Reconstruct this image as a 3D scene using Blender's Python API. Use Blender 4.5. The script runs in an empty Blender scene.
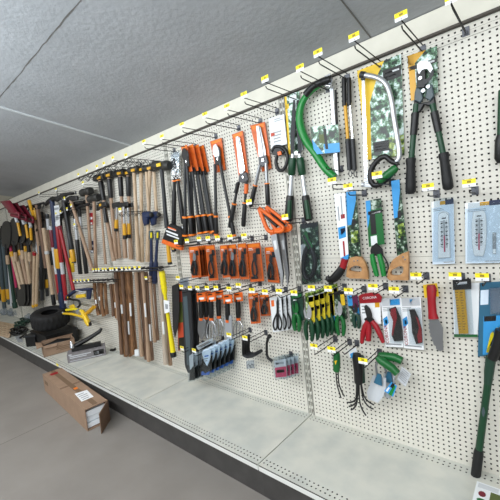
import bpy, bmesh, math, random
from mathutils import Vector, Matrix
random.seed(7)
IN = 0.0254
ZF = 88.22                      # floor lies 88.22 in below the first full row of peg holes
scene = bpy.context.scene
C = scene.collection
# ------------------------------------------------------------------ camera
def rotv(w):
    w = Vector(w); return Matrix.Rotation(w.length, 3, w.normalized())
R0 = Matrix(((1,0,0),(0,0,-1),(0,1,0)))
RM = Matrix(((0.7501563, 0.6528706, -0.1050026), (-0.0296902, -0.1253772, -0.9916648), (-0.6605937, 0.7470211, -0.0746686)))
CP = Vector((5.6712, -73.9272, -27.8717))          # inches, wall plane is y = 0
FPX = 341.978
cam_d = bpy.data.cameras.new('camera'); cam = bpy.data.objects.new('camera', cam_d); C.objects.link(cam)
cam_d.sensor_width = 36; cam_d.lens = FPX*36/500; cam_d.clip_start = 0.02
mw = Matrix.Identity(4)
for i in range(3):
    mw[i][0] = RM[0][i]; mw[i][1] = -RM[1][i]; mw[i][2] = -RM[2][i]
mw.translation = Vector((CP.x, CP.y, CP.z+ZF))*IN
cam.matrix_world = mw
scene.camera = cam
def ray(px, py):
    v = Vector(((px-250)/FPX, (py-250)/FPX, 1)); return RM.transposed() @ v
def W(px, py, d=0.0):
    """photo point on the plane d inches in front of the pegboard -> metres"""
    r = ray(px, py); t = (-d-CP.y)/r.y; q = CP+r*t
    return Vector((q.x, q.y, q.z+ZF))*IN
def G(px, py, z=0.0):
    """photo point on the level plane z inches above the floor -> metres"""
    r = ray(px, py); t = (z-ZF-CP.z)/r.z; q = CP+r*t
    return Vector((q.x, q.y, q.z+ZF))*IN
def I(x, y, z): return Vector((x, y, z+ZF))*IN     # inches in the board frame
# ------------------------------------------------------------------ materials
def lin(c): return tuple(((v/255)/12.92 if v <= 10 else ((v/255+0.055)/1.055)**2.4) for v in c)
def mat(name, rgb, rough=0.5, metal=0.0, var=0.0, scale=40, bump=0.0, bscale=80, alpha=None, rgb2=None):
    m = bpy.data.materials.new(name); m.use_nodes = True
    nt = m.node_tree; b = nt.nodes['Principled BSDF']
    c = lin(rgb); b.inputs['Base Color'].default_value = (*c, 1)
    b.inputs['Roughness'].default_value = rough; b.inputs['Metallic'].default_value = metal
    tc = nt.nodes.new('ShaderNodeTexCoord')
    if var or rgb2:
        n = nt.nodes.new('ShaderNodeTexNoise'); n.inputs['Scale'].default_value = scale; n.inputs['Detail'].default_value = 5
        nt.links.new(tc.outputs['Object'], n.inputs['Vector'])
        r = nt.nodes.new('ShaderNodeValToRGB'); r.color_ramp.elements[0].position = .35; r.color_ramp.elements[1].position = .65
        c2 = lin(rgb2) if rgb2 else tuple(min(1, v*(1+var)) for v in c)
        c1 = c if rgb2 else tuple(v*(1-var) for v in c)
        r.color_ramp.elements[0].color = (*c1, 1); r.color_ramp.elements[1].color = (*c2, 1)
        nt.links.new(n.outputs['Fac'], r.inputs['Fac']); nt.links.new(r.outputs['Color'], b.inputs['Base Color'])
    if bump:
        n = nt.nodes.new('ShaderNodeTexNoise'); n.inputs['Scale'].default_value = bscale; n.inputs['Detail'].default_value = 6
        nt.links.new(tc.outputs['Object'], n.inputs['Vector'])
        bp = nt.nodes.new('ShaderNodeBump'); bp.inputs['Strength'].default_value = bump; bp.inputs['Distance'].default_value = 0.004
        nt.links.new(n.outputs['Fac'], bp.inputs['Height']); nt.links.new(bp.outputs['Normal'], b.inputs['Normal'])
    return m
def wood(name, a, b_, sx=60, sz=3):
    m = bpy.data.materials.new(name); m.use_nodes = True; nt = m.node_tree; b = nt.nodes['Principled BSDF']
    b.inputs['Roughness'].default_value = .55
    tc = nt.nodes.new('ShaderNodeTexCoord'); mp = nt.nodes.new('ShaderNodeMapping'); mp.inputs['Scale'].default_value = (sx, sx, sz)
    n = nt.nodes.new('ShaderNodeTexNoise'); n.inputs['Scale'].default_value = 1.5; n.inputs['Detail'].default_value = 4
    r = nt.nodes.new('ShaderNodeValToRGB'); r.color_ramp.elements[0].position = .3; r.color_ramp.elements[1].position = .7
    r.color_ramp.elements[0].color = (*lin(a), 1); r.color_ramp.elements[1].color = (*lin(b_), 1)
    nt.links.new(tc.outputs['Object'], mp.inputs['Vector']); nt.links.new(mp.outputs['Vector'], n.inputs['Vector'])
    nt.links.new(n.outputs['Fac'], r.inputs['Fac']); nt.links.new(r.outputs['Color'], b.inputs['Base Color'])
    return m
def foliage(name, cols, scale=60):
    m = bpy.data.materials.new(name); m.use_nodes = True; nt = m.node_tree; b = nt.nodes['Principled BSDF']
    b.inputs['Roughness'].default_value = .35
    tc = nt.nodes.new('ShaderNodeTexCoord')
    n = nt.nodes.new('ShaderNodeTexNoise'); n.inputs['Scale'].default_value = scale; n.inputs['Detail'].default_value = 3; n.inputs['Roughness'].default_value = .65
    r = nt.nodes.new('ShaderNodeValToRGB'); e = r.color_ramp.elements
    k = len(cols); pos = [.37+.28*i/(k-1) for i in range(k)]
    e[0].position = pos[0]; e[0].color = (*lin(cols[0]), 1); e[1].position = pos[-1]; e[1].color = (*lin(cols[-1]), 1)
    for i in range(1, k-1): q = e.new(pos[i]); q.color = (*lin(cols[i]), 1)
    nt.links.new(tc.outputs['Object'], n.inputs['Vector']); nt.links.new(n.outputs['Fac'], r.inputs['Fac']); nt.links.new(r.outputs['Color'], b.inputs['Base Color'])
    return m
def clear(name, tint=(240,244,246), gloss=.1, haze=.0):
    m = bpy.data.materials.new(name); m.use_nodes = True; nt = m.node_tree; nt.nodes.clear()
    o = nt.nodes.new('ShaderNodeOutputMaterial'); t = nt.nodes.new('ShaderNodeBsdfTransparent'); g = nt.nodes.new('ShaderNodeBsdfGlossy'); d = nt.nodes.new('ShaderNodeBsdfDiffuse')
    t.inputs['Color'].default_value = (*lin(tint), 1); g.inputs['Roughness'].default_value = .12; d.inputs['Color'].default_value = (*lin(tint), 1)
    tc = nt.nodes.new('ShaderNodeTexCoord'); n = nt.nodes.new('ShaderNodeTexNoise'); n.inputs['Scale'].default_value = 45; bp = nt.nodes.new('ShaderNodeBump'); bp.inputs['Strength'].default_value = .5; bp.inputs['Distance'].default_value = .004
    nt.links.new(tc.outputs['Object'], n.inputs['Vector']); nt.links.new(n.outputs['Fac'], bp.inputs['Height']); nt.links.new(bp.outputs['Normal'], g.inputs['Normal'])
    x = nt.nodes.new('ShaderNodeMixShader'); x.inputs['Fac'].default_value = gloss
    nt.links.new(t.outputs[0], x.inputs[1]); nt.links.new(g.outputs[0], x.inputs[2])
    y = nt.nodes.new('ShaderNodeMixShader'); y.inputs['Fac'].default_value = haze
    nt.links.new(x.outputs[0], y.inputs[1]); nt.links.new(d.outputs[0], y.inputs[2]); nt.links.new(y.outputs[0], o.inputs['Surface'])
    return m
M = {}
def defm(k, *a, **kw): M[k] = mat(k, *a, **kw)
defm('peg', (215,212,201), .5, var=.03, scale=6)
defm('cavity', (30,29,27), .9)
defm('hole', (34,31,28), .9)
defm('deck', (208,208,198), .42, rgb2=(190,193,186), scale=7)
defm('lip', (222,223,218), .4)
defm('seam', (60,56,50), .8)
defm('kick', (64,62,60), .6, var=.15, scale=9)
defm('band', (213,210,196), .6, var=.04, scale=10)
defm('cap', (70,64,56), .6)  # dark brown of the strip below the light board
defm('upline', (120,118,110), .5)
defm('slot', (204,203,192), .45)
defm('floor', (134,129,123), .5, var=.07, scale=3.0, bump=.15, bscale=120)
defm('joint', (98,93,88), .8)
defm('ceiling', (168,171,175), .6, var=.05, scale=4, bump=.7, bscale=38)
defm('ridge', (205,210,212), .5)
defm('crack', (110,108,104), .8)
defm('wall', (200,197,186), .7)
defm('steel', (70,70,72), .35, .9); defm('wire', (30,29,30), .45, .3)
defm('plate', (96,98,104), .4, .6)
defm('chrome', (215,218,222), .22, .95); defm('silver', (200,203,206), .35, .7)
defm('blade', (150,153,156), .3, .8); defm('iron', (46,45,45), .5, .4); defm('castiron', (56,55,52), .55, .3, var=.25, scale=50)
defm('black', (13,13,14), .45); defm('grip', (20,21,22), .6); defm('char', (36,38,41), .5)
defm('navy', (24,38,72), .45); defm('blue', (40,98,190), .4); defm('sky', (52,150,215), .4); defm('teal', (44,100,128), .4)
defm('green', (16,98,42), .4); defm('dgreen', (10,62,36), .45); defm('bgreen', (18,128,52), .35); defm('forest', (26,60,46), .5)
defm('orange', (226,104,34), .4, var=.06, scale=30); defm('dorange', (204,94,34), .4, var=.12, scale=50); defm('ring', (240,128,30), .4)
defm('yellow', (236,196,40), .4); defm('byellow', (240,222,20), .45); defm('amber', (214,160,34), .35); defm('tagy', (250,232,30), .5)
defm('red', (156,18,32), .4); defm('burgundy', (112,20,40), .45); defm('magenta', (176,36,84), .45); defm('brick', (190,70,44), .5)
defm('white', (240,242,244), .4); defm('paper', (226,230,232), .5); defm('ice', (214,229,243), .3); defm('grey', (150,154,158), .5); defm('ink', (40,42,46), .6)
defm('lgrey', (196,200,204), .45); defm('slate', (70,84,90), .45); defm('card', (150,124,102), .75, var=.06, scale=12); defm('cardin', (124,98,78), .8); defm('foam', (236,242,246), .6)
defm('kraft', (118,94,72), .8); defm('rubber', (22,22,23), .75, bump=.3, bscale=60); defm('greyprint', (128,124,126), .6, var=.1, scale=30)
defm('mustard', (204,186,44), .45); defm('purple', (96,30,70), .45); defm('olive', (84,96,48), .5); defm('pink', (196,60,96), .45)
M['wood'] = wood('hickory', (146,118,94), (178,150,126)); M['wood2'] = wood('ash', (176,150,120), (206,184,156)); M['wood3'] = wood('flamed hickory', (92,62,38), (150,108,70), 40, 6)
M['wood4'] = wood('dark hickory', (80,58,44), (128,98,76)); M['wood5'] = wood('grey ash', (166,150,134), (196,184,168)); M['handle_wood'] = wood('saw handle wood', (164,118,72), (196,150,100), 20, 20)
M['leaf'] = foliage('leaf print', [(10,26,22),(34,66,44),(96,140,104),(196,220,214),(232,242,244)], 30)
M['leafd'] = foliage('dark leaf print', [(8,14,14),(22,40,28),(60,92,62),(190,204,192)], 38)
M['leafy'] = foliage('sunlit leaf print', [(20,38,20),(74,104,34),(160,178,76),(206,224,220)], 34)
M['clear'] = clear('clear plastic', gloss=.055); M['haze'] = clear('hazy plastic', (228,234,240), .09, .07)
# ------------------------------------------------------------------ mesh builder
YF = Vector((0,-1,0))
class MB:
    def __init__(s): s.v = []; s.f = []; s.mi = []; s.sm = []; s.cur = 0
    def add(s, vs, fs, smooth=False):
        o = len(s.v); s.v += [Vector(q) for q in vs]
        for f in fs: s.f.append(tuple(i+o for i in f)); s.mi.append(s.cur); s.sm.append(smooth)
        return s
    def m(s, i): s.cur = i; return s
    def tube(s, pts, r, n=8, flat=1.0, cap=True, nrm=None):
        """round (or flattened) bar along pts; r may be a list; flat squeezes it along the wall normal"""
        pts = [Vector(p) for p in pts]; k = len(pts)
        rs = [r]*k if not isinstance(r, (list, tuple)) else list(r)
        rs = [q*IN for q in rs]; vs = []; fs = []
        up0 = Vector(nrm) if nrm is not None else YF
        for i, p in enumerate(pts):
            t = (pts[min(i+1, k-1)]-pts[max(i-1, 0)])
            if t.length < 1e-9: t = Vector((0,0,1))
            t.normalize()
            a = up0-t*up0.dot(t)
            if a.length < .05: a = Vector((1,0,.01))-t*t.x
            a.normalize(); b = t.cross(a)
            for j in range(n):
                g = 2*math.pi*(j+.5)/n; vs.append(p+(a*math.cos(g)*flat+b*math.sin(g))*rs[i])
        for i in range(k-1):
            for j in range(n): fs.append((i*n+j, i*n+(j+1)%n, (i+1)*n+(j+1)%n, (i+1)*n+j))
        s.add(vs, fs, n > 4)
        if cap: s.add(vs[:n], [tuple(range(n-1,-1,-1))]); s.add(vs[-n:], [tuple(range(n))])
        return s
    def prism(s, pts, th, bev=0.0, nrm=YF):
        """outline pts (front face) extruded th inches backwards, chamfered by bev inches"""
        P = [Vector(p) for p in pts]; n = Vector(nrm).normalized(); k = len(P); th *= IN; bev *= IN
        ar = Vector((0,0,0))
        for i in range(k): ar += P[i].cross(P[(i+1) % k])
        if ar.dot(n) < 0: P.reverse()
        def inset(e):
            o = []
            for i in range(k):
                d1 = (P[i]-P[i-1]).normalized(); d2 = (P[(i+1) % k]-P[i]).normalized()
                n1 = n.cross(d1); n2 = n.cross(d2); q = n1+n2
                q = n1 if q.length < .2 else q.normalized()/max(.45, q.normalized().dot(n1))
                o.append(P[i]+q*e)
            return o
        rings = [P, [p-n*th for p in P]] if bev <= 0 else [inset(bev), [p-n*bev for p in P], [p-n*(th-bev) for p in P], [p-n*th for p in inset(bev)]]
        vs = [q for r_ in rings for q in r_]; fs = [tuple(range(k))]
        for i in range(len(rings)-1):
            for j in range(k): fs.append((i*k+j, (i+1)*k+j, (i+1)*k+(j+1) % k, i*k+(j+1) % k))
        fs.append(tuple((len(rings)-1)*k+j for j in range(k-1,-1,-1)))
        return s.add(vs, fs)
    def box(s, c, size, rot=None):
        c = Vector(c); hx, hy, hz = [q*IN/2 for q in size]; vs = []
        for x in (-hx, hx):
            for y in (-hy, hy):
                for z in (-hz, hz):
                    q = Vector((x,y,z)); vs.append(c+(rot @ q if rot else q))
        return s.add(vs, [(0,1,3,2),(4,6,7,5),(0,4,5,1),(2,3,7,6),(0,2,6,4),(1,5,7,3)])
    def lathe(s, a, b, prof, n=20):
        """profile [(t along a->b, radius in)]"""
        a = Vector(a); b = Vector(b); ax = b-a; t = ax.normalized()
        u = t.orthogonal().normalized(); w = t.cross(u); vs = []; fs = []
        for (q, r) in prof:
            for j in range(n):
                g = 2*math.pi*j/n; vs.append(a+ax*q+(u*math.cos(g)+w*math.sin(g))*r*IN)
        k = len(prof)
        for i in range(k-1):
            for j in range(n): fs.append((i*n+j, i*n+(j+1) % n, (i+1)*n+(j+1) % n, (i+1)*n+j))
        s.add(vs, fs, True); s.add(vs[:n], [tuple(range(n-1,-1,-1))]); s.add(vs[-n:], [tuple(range(n))])
        return s
    def disc(s, c, r, th=.1, nrm=YF, n=14):
        n_ = Vector(nrm).normalized(); u = n_.orthogonal().normalized(); w = n_.cross(u); c = Vector(c)
        return s.prism([c+(u*math.cos(2*math.pi*j/n)+w*math.sin(2*math.pi*j/n))*r*IN for j in range(n)], th, 0, n_)
    def build(s, name, mats, parent=None, origin=None, label=None):
        me = bpy.data.meshes.new(name); o0 = Vector(origin) if origin is not None else (parent['_o'] if False else Vector((0,0,0)))
        me.from_pydata([tuple(v-o0) for v in s.v], [], s.f)
        if not isinstance(mats, (list, tuple)): mats = [mats]
        for k in mats: me.materials.append(M[k])
        me.polygons.foreach_set('material_index', s.mi); me.polygons.foreach_set('use_smooth', s.sm); me.update()
        bm = bmesh.new(); bm.from_mesh(me); bmesh.ops.recalc_face_normals(bm, faces=bm.faces); bm.to_mesh(me); bm.free()
        o = bpy.data.objects.new(name, me); C.objects.link(o)
        if parent is not None: o.parent = parent
        if label: o['label'] = label
        return o
def tag(o, label, cat, group=None, kind=None):
    o['label'] = label; o['category'] = cat
    if group: o['group'] = group
    if kind: o['kind'] = kind
    return o
class Thing:
    def __init__(s, name, label, cat, loc, group=None):
        s.o = bpy.data.objects.new(name, None); C.objects.link(s.o); s.o.location = loc; s.o.empty_display_size = .02
        s.p = Vector(loc); tag(s.o, label, cat, group)
    def part(s, name, mb, mats, parent=None, label=None):
        return mb.build(name, mats, parent or s.o, s.p, label)
def single(name, mb, mats, label, cat, group=None):
    lo = Vector((sum(v.x for v in mb.v)/len(mb.v), sum(v.y for v in mb.v)/len(mb.v), min(v.z for v in mb.v)))
    o = mb.build(name, mats, None, lo); o.location = lo
    return tag(o, label, cat, group)
def dup(root, off, label=None, group=None):
    r = root.copy(); C.objects.link(r); r.location = root.location+Vector(off)*IN
    if label: r['label'] = label
    if group: r['group'] = group
    for ch in list(root.children):
        c = ch.copy(); C.objects.link(c); c.parent = r
        for g in list(ch.children):
            d = g.copy(); C.objects.link(d); d.parent = c
    return r
def struct(name, mb, mats):
    o = mb.build(name, mats); o['kind'] = 'structure'; return o
class Fr:
    """a tool's own flat frame: v runs from its lower end b to its upper end a, u to the right, w towards the aisle"""
    def __init__(s, a, b, d, db=None):
        s.A = W(*a, d); s.B = W(*b, d if db is None else db); s.L = (s.A-s.B).length
        s.V = (s.A-s.B)/s.L; s.N = YF-s.V*YF.dot(s.V); s.N.normalize(); s.U = s.V.cross(s.N)*-1
        if s.U.x < 0: s.U *= -1
    def __call__(s, u, v, w=0): return s.B+s.U*(u*s.L)+s.V*(v*s.L)+s.N*(w*IN)
    def many(s, pts, w=0): return [s(u, v, w) for u, v in pts]
def PX(pts, d): return [W(x, y, d) for x, y in pts]
def rad(pt, d, wpx):
    q = W(*pt, d)/IN; q.z -= ZF
    return wpx/2*((RM @ (q-CP)).z)/FPX
def T(mb, pts, d, w, n=8, flat=1.0):
    """round bar through photo points at d inches off the board (or one depth per point), widths as seen in the photo"""
    ds = d if isinstance(d, (list, tuple)) else [d]*len(pts); ws = w if isinstance(w, (list, tuple)) else [w]*len(pts)
    return mb.tube([W(x, y, q) for (x, y), q in zip(pts, ds)], [rad(p, q, v) for p, q, v in zip(pts, ds, ws)], n, flat)
def PL(mb, pts, d, th=.06, bev=0.0): return mb.prism(PX(pts, d), th, bev)
def card(th, name, poly, d, mats, prints=(), thick=.06, label=None, parent=None):
    """a printed card: base outline plus printed areas (outline, material index)"""
    m = MB(); PL(m, poly, d, thick)
    for pp, k in prints: m.m(k); PL(m, pp, d+.012, .012)
    return th.part(name, m, mats, parent, label)
def inq(poly, u, v):
    """bilinear point inside a quad given top-left, top-right, bottom-right, bottom-left"""
    a, b, c, d_ = poly
    return (a[0]*(1-u)*(1-v)+b[0]*u*(1-v)+c[0]*u*v+d_[0]*(1-u)*v, a[1]*(1-u)*(1-v)+b[1]*u*(1-v)+c[1]*u*v+d_[1]*(1-u)*v)
def sub(poly, u0, v0, u1, v1): return [inq(poly, u0, v0), inq(poly, u1, v0), inq(poly, u1, v1), inq(poly, u0, v1)]
def lines(poly, u0, v0, u1, v1, n, k, fill=.4):
    o = []
    for i in range(n):
        v = v0+(v1-v0)*i/n; e = u1-(u1-u0)*random.uniform(0,.3); o.append((sub(poly, u0, v, e, v+(v1-v0)/n*fill), k))
    return o
def words(txt, a, b, d, size_px, name, mat_, th, parent=None, vertical=False):
    """raised lettering from photo point a to b on the plane d"""
    cu = bpy.data.curves.new(name, 'FONT'); cu.body = txt; cu.extrude = .004; cu.resolution_u = 2
    ob = bpy.data.objects.new(name, cu); C.objects.link(ob); bpy.context.view_layer.update()
    me = ob.to_mesh(); A = W(*a, d); B = W(*b, d); L = (B-A).length; U = (B-A)/L
    V = U.cross(YF)*-1
    xs = [v.co.x for v in me.vertices]; ys = [v.co.y for v in me.vertices]; x0, x1 = min(xs), max(xs); y0, y1 = min(ys), max(ys)
    hh = rad(a, d, size_px*2)*IN
    m = MB(); m.add([A+U*((v.co.x-x0)/(x1-x0)*L)+V*((v.co.y-y0)/(y1-y0)*hh)+YF*(v.co.z*.1+.0004) for v in me.vertices], [tuple(p.vertices) for p in me.polygons])
    ob.to_mesh_clear(); bpy.data.objects.remove(ob); bpy.data.curves.remove(cu)
    return th.part(name, m, mat_, parent)
def arc(cx, cy, rx, ry, a0, a1, n):
    return [(cx+rx*math.cos(math.radians(a0+(a1-a0)*i/n)), cy+ry*math.sin(math.radians(a0+(a1-a0)*i/n))) for i in range(n+1)]
def spline(pts, n=6):
    P = [Vector(p) if len(p) == 3 else Vector((*p, 0)) for p in pts]; o = []; two = len(pts[0]) == 2
    for i in range(len(P)-1):
        p0 = P[max(i-1,0)]; p1 = P[i]; p2 = P[i+1]; p3 = P[min(i+2, len(P)-1)]
        for j in range(n):
            t = j/n; o.append(.5*((2*p1)+(p2-p0)*t+(2*p0-5*p1+4*p2-p3)*t*t+(3*p1-p0-3*p2+p3)*t**3))
    o.append(P[-1]); return [(q.x, q.y) for q in o] if two else o
# ------------------------------------------------------------------ the setting
def holes(mb, x0, x1, z0, z1, xs, zs, h=.155, depth=.22, y=0.0, P=None, wm=1):
    """perforated sheet in the board frame: real square holes; P maps (x, z, depth) to a point"""
    if P is None: P = lambda x, z, w: I(x, y+w, z)
    xe = [x0]+[(xs[i]+xs[i+1])/2 for i in range(len(xs)-1)]+[x1]
    ze = [z0]+[(zs[i]+zs[i+1])/2 for i in range(len(zs)-1)]+[z1]
    nx = len(xe); o = len(mb.v); vs = [P(x, z, 0) for z in ze for x in xe]; fs = []; wl = []
    for r, z in enumerate(zs):
        for c, x in enumerate(xs):
            A = [r*nx+c, r*nx+c+1, (r+1)*nx+c+1, (r+1)*nx+c]
            q = [(x-h, z-h), (x+h, z-h), (x+h, z+h), (x-h, z+h)]
            b = len(vs); vs += [P(a, b_, 0) for a, b_ in q]+[P(a, b_, depth) for a, b_ in q]
            for i in range(4):
                j = (i+1) % 4
                fs.append((A[i], A[j], b+j, b+i)); wl.append((b+i, b+j, b+4+j, b+4+i))
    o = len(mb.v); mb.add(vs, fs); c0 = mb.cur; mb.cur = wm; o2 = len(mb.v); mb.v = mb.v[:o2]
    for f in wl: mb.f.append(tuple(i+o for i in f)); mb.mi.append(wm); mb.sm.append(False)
    mb.cur = c0; return mb
ZT, ZL = 3.09, 6.97            # light trim board above the pegboard
ZD = -80.2; YD = -22.8; XS = -43.86; BW = 49.83
SL = .172                      # the ceiling rises away from the wall
def make_bay(x0, label):
    t = Thing('shelving_bay', label, 'shelving', I(x0, 0, -ZF), 'perforated shelving bays along the wall')
    a, b = x0+.9, x0+BW-.9
    xs = [x0+.86+.35+k for k in range(48)] if False else [x0+.86+1+k for k in range(47)]
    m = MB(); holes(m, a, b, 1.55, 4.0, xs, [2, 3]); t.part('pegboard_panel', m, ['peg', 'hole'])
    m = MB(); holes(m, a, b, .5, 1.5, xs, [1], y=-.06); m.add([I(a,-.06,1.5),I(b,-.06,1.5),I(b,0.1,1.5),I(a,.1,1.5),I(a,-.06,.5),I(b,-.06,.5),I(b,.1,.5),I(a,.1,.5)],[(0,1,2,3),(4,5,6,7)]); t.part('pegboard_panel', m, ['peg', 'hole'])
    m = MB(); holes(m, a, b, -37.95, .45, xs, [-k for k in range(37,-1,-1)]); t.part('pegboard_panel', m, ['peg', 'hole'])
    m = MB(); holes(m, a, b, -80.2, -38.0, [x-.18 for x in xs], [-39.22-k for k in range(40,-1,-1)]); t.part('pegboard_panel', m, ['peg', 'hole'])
    # slotted upright at the left edge
    m = MB(); zs = [-79.2+2*.5*k*2 for k in range(42)]
    for cx in (-.4, .4):
        n0 = x0+cx
        P = lambda x, z, w: I(x, -.12+w, z)
        xe = (n0-.4, n0+.4)
        for z in zs:
            A = [P(xe[0], z-1, 0), P(xe[1], z-1, 0), P(xe[1], z+1, 0), P(xe[0], z+1, 0)]
            q = [(n0-.19, z-.66), (n0+.19, z-.66), (n0+.19, z+.66), (n0-.19, z+.66)]
            m.add(A+[P(u, v, 0) for u, v in q]+[P(u, v, .5) for u, v in q], [f for i in range(4) for f in ((i, (i+1) % 4, 4+(i+1) % 4, 4+i), (4+i, 4+(i+1) % 4, 8+(i+1) % 4, 8+i))])
    m.add([I(x0-.8,-.12,-80.2),I(x0-.8,.4,-80.2),I(x0-.8,.4,3.9),I(x0-.8,-.12,3.9),I(x0+.8,-.12,-80.2),I(x0+.8,.4,-80.2),I(x0+.8,.4,3.9),I(x0+.8,-.12,3.9)],[(0,1,2,3),(4,5,6,7)])
    m.m(1)
    for e in (-.8, 0, .8): m.box(I(x0+e, -.13, -38), (.09 if e == 0 else .16, .08, 84.3))
    t.part('slotted_upright', m, ['slot', 'upline'])
    # base deck with perforated margins
    a, b = x0+.13, x0+BW-.13
    Pd = lambda x, yy, w: I(x, yy, ZD-w)
    m = MB(); xd = [a+.7+1.0*k for k in range(int(b-a-.4))]
    holes(m, a, b, YD, YD+3.0, xd, [YD+1.1, YD+2.1], .16, .15, P=Pd, wm=3)
    holes(m, a, b, -3.0, 0, xd, [-2.1, -1.1], .15, .15, P=Pd, wm=3)
    m.add([Pd(a,YD+3,0),Pd(b,YD+3,0),Pd(b,-3,0),Pd(a,-3,0)], [(0,1,2,3)])
    m.m(1)
    m.add([I(a,YD,ZD-.28),I(b,YD,ZD-.28),I(b,YD,ZD-1.35),I(a,YD,ZD-1.35)], [(0,1,2,3)])
    m.m(2); m.add([I(a,YD,ZD),I(b,YD,ZD),I(b,YD+.2,ZD-.14),I(a,YD+.2,ZD-.14),I(a,YD,ZD-.28),I(b,YD,ZD-.28)], [(0,1,3,2) if False else (0,1,2,3),(3,2,5,4)])
    m.m(0); m.add([I(a,YD,ZD-1.35),I(b,YD,ZD-1.35),I(b,YD+.9,ZD-1.35),I(a,YD+.9,ZD-1.35)], [(0,1,2,3)])
    for xx in (a, b): m.add([I(xx,YD,ZD),I(xx,0,ZD),I(xx,0,ZD-1.35),I(xx,YD,ZD-1.35)], [(0,1,2,3)])
    t.part('base_deck', m, ['deck', 'lip', 'seam', 'hole'])
    m = MB(); m.box(I(x0+BW/2, YD+1.4, (-ZF+ZD-1.4)/2), (BW-.02, .9, ZF+ZD-1.36)); t.part('kick_plate', m, 'kick')
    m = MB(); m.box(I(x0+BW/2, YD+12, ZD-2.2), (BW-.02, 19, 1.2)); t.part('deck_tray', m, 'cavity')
    return t
bay = make_bay(XS, 'pegboard shelving bay nearest the viewer, behind the thermometers and wood handled saws')
for k, lab in ((1, 'pegboard shelving bay at the right edge, past the one with thermometers'), (-1, 'pegboard shelving bay behind the orange carded loppers and pruners'),
               (-2, 'pegboard shelving bay behind the sledge hammers and loose wooden handles'), (-3, 'pegboard shelving bay with the tyre and opened cartons on its deck'), (-4, 'pegboard shelving bay behind the black shovels and wooden handled spades'), (-5, 'pegboard shelving bay at the left edge of the picture behind the slate tubes'), (-6, 'farthest pegboard shelving bay, meeting the end wall')):
    dup(bay.o, (k*BW, 0, 0), lab)
def quad(a, b, c, d): return MB().add([a, b, c, d], [(0,1,2,3)])
XL, XR = -344, 120
struct('floor', quad(I(XL,-260,-ZF), I(XR,-260,-ZF), I(XR,2,-ZF), I(XL,2,-ZF)), 'floor')
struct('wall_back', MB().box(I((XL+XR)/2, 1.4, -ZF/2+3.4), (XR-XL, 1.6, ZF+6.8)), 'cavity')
yc = -260
XC = -266
struct('ceiling', quad(I(XC,.2,ZL), I(XR,.2,ZL), I(XR,yc,ZL-SL*yc), I(XC,yc,ZL-SL*yc)), 'ceiling')
struct('trim_7', quad(I(XL,.2,ZL+.4), I(XC,.2,ZL+.4), I(XC,yc,ZL+.4-SL*yc), I(XL,yc,ZL+.4-SL*yc)), 'band')
struct('wall_left', MB().box(I(XL-1, -129, -20), (2, 262, 180)), 'wall')
struct('trim_1', MB().box(I((XL+XR)/2, -.35, (ZT+ZL)/2), (XR-XL, .7, ZL-ZT)), 'band')
struct('dark_strip', MB().box(I((XL+XR)/2, -.45, ZT-.2), (XR-XL, .9, .42)), 'cap')  # dark brown strip along the lower edge of the light board
struct('trim_3', MB().box(I(XL+.35, -60, (ZT+ZL)/2), (.7, 118, ZL-ZT)), 'band')
def ce(x, y, w=0): return I(x, y, ZL-SL*y-w)
def cstrip(x0, y0, x1, y1, hw, th):
    a = ce(x0,y0); b = ce(x1,y1); t = (b-a).normalized(); n = Vector((0,-SL,-1)).normalized(); s = t.cross(n)*hw*IN
    m = MB(); m.prism([a+s+n*th*IN, b+s+n*th*IN, b-s+n*th*IN, a-s+n*th*IN], th, 0, n); return m
struct('trim_4', cstrip(-114.6, -.4, -114.6, -43, .55, .25), 'ridge')
def crackline(x0, x1, y):
    m = MB(); n = Vector((0,-SL,-1)).normalized(); k = 40; up = []; lo = []
    for i in range(k+1):
        x = x0+(x1-x0)*i/k; j = random.uniform(-.12,.12); h = random.uniform(.05,.16)
        up.append(ce(x, y+j+h)+n*.03*IN); lo.append(ce(x, y+j-h)+n*.03*IN)
    m.add(up+lo, [(i, i+1, k+2+i, k+1+i) for i in range(k)]); return m
struct('trim_5', crackline(-114, -20, -43), 'crack')
struct('trim_8', cstrip(-20.5, -.4, -20.5, -43, .12, .08), 'crack')
g0, g1 = G(0,445), G(70,412)
gd = (g1-g0).normalized(); gn = Vector((-gd.y, gd.x, 0))*.12*IN
ga, gb = g0-gd*1.2, g1+gd*.2; up = Vector((0,0,.0006))
struct('trim_6', quad(ga+gn+up, gb+gn+up, gb-gn+up, ga-gn+up), 'joint')
# ------------------------------------------------------------------ light: long ceiling fluorescents over the aisle and daylight from the shop front, plus an added upward fill
def area(name, loc, size, sizey, energy, color, target):
    d = bpy.data.lights.new(name, 'AREA'); d.shape = 'RECTANGLE'; d.size = size*IN; d.size_y = sizey*IN; d.energy = energy; d.color = color
    o = bpy.data.objects.new(name, d); C.objects.link(o); o.location = loc
    v = Vector(target)-Vector(loc); o.rotation_euler = v.to_track_quat('-Z', 'Y').to_euler(); return o
for k, x in enumerate((-230, -130, -30, 70)):
    area('ceiling_lamp', I(x, -120, 20), 90, 14, 60 if k else 38, (1, 1, 1), I(x, -85, -80))
area('window_light', I(60, -250, -30), 160, 90, 85, (.9, .96, 1), I(-90, 0, -10))
area('ceiling_fill_light', I(-72, -104, 0), 130, 14, 125, (.84,.94,1), I(-72, -80, 60))  # added unseen light facing up, brightens the ceiling over the aisle
w = bpy.data.worlds.new('world'); scene.world = w; w.use_nodes = True
w.node_tree.nodes['Background'].inputs['Color'].default_value = (.82, .9, 1, 1); w.node_tree.nodes['Background'].inputs['Strength'].default_value = .36
scene.view_settings.view_transform = 'Standard'; scene.view_settings.look = 'None'; scene.view_settings.gamma = 1; scene.view_settings.exposure = -0.1
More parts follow.
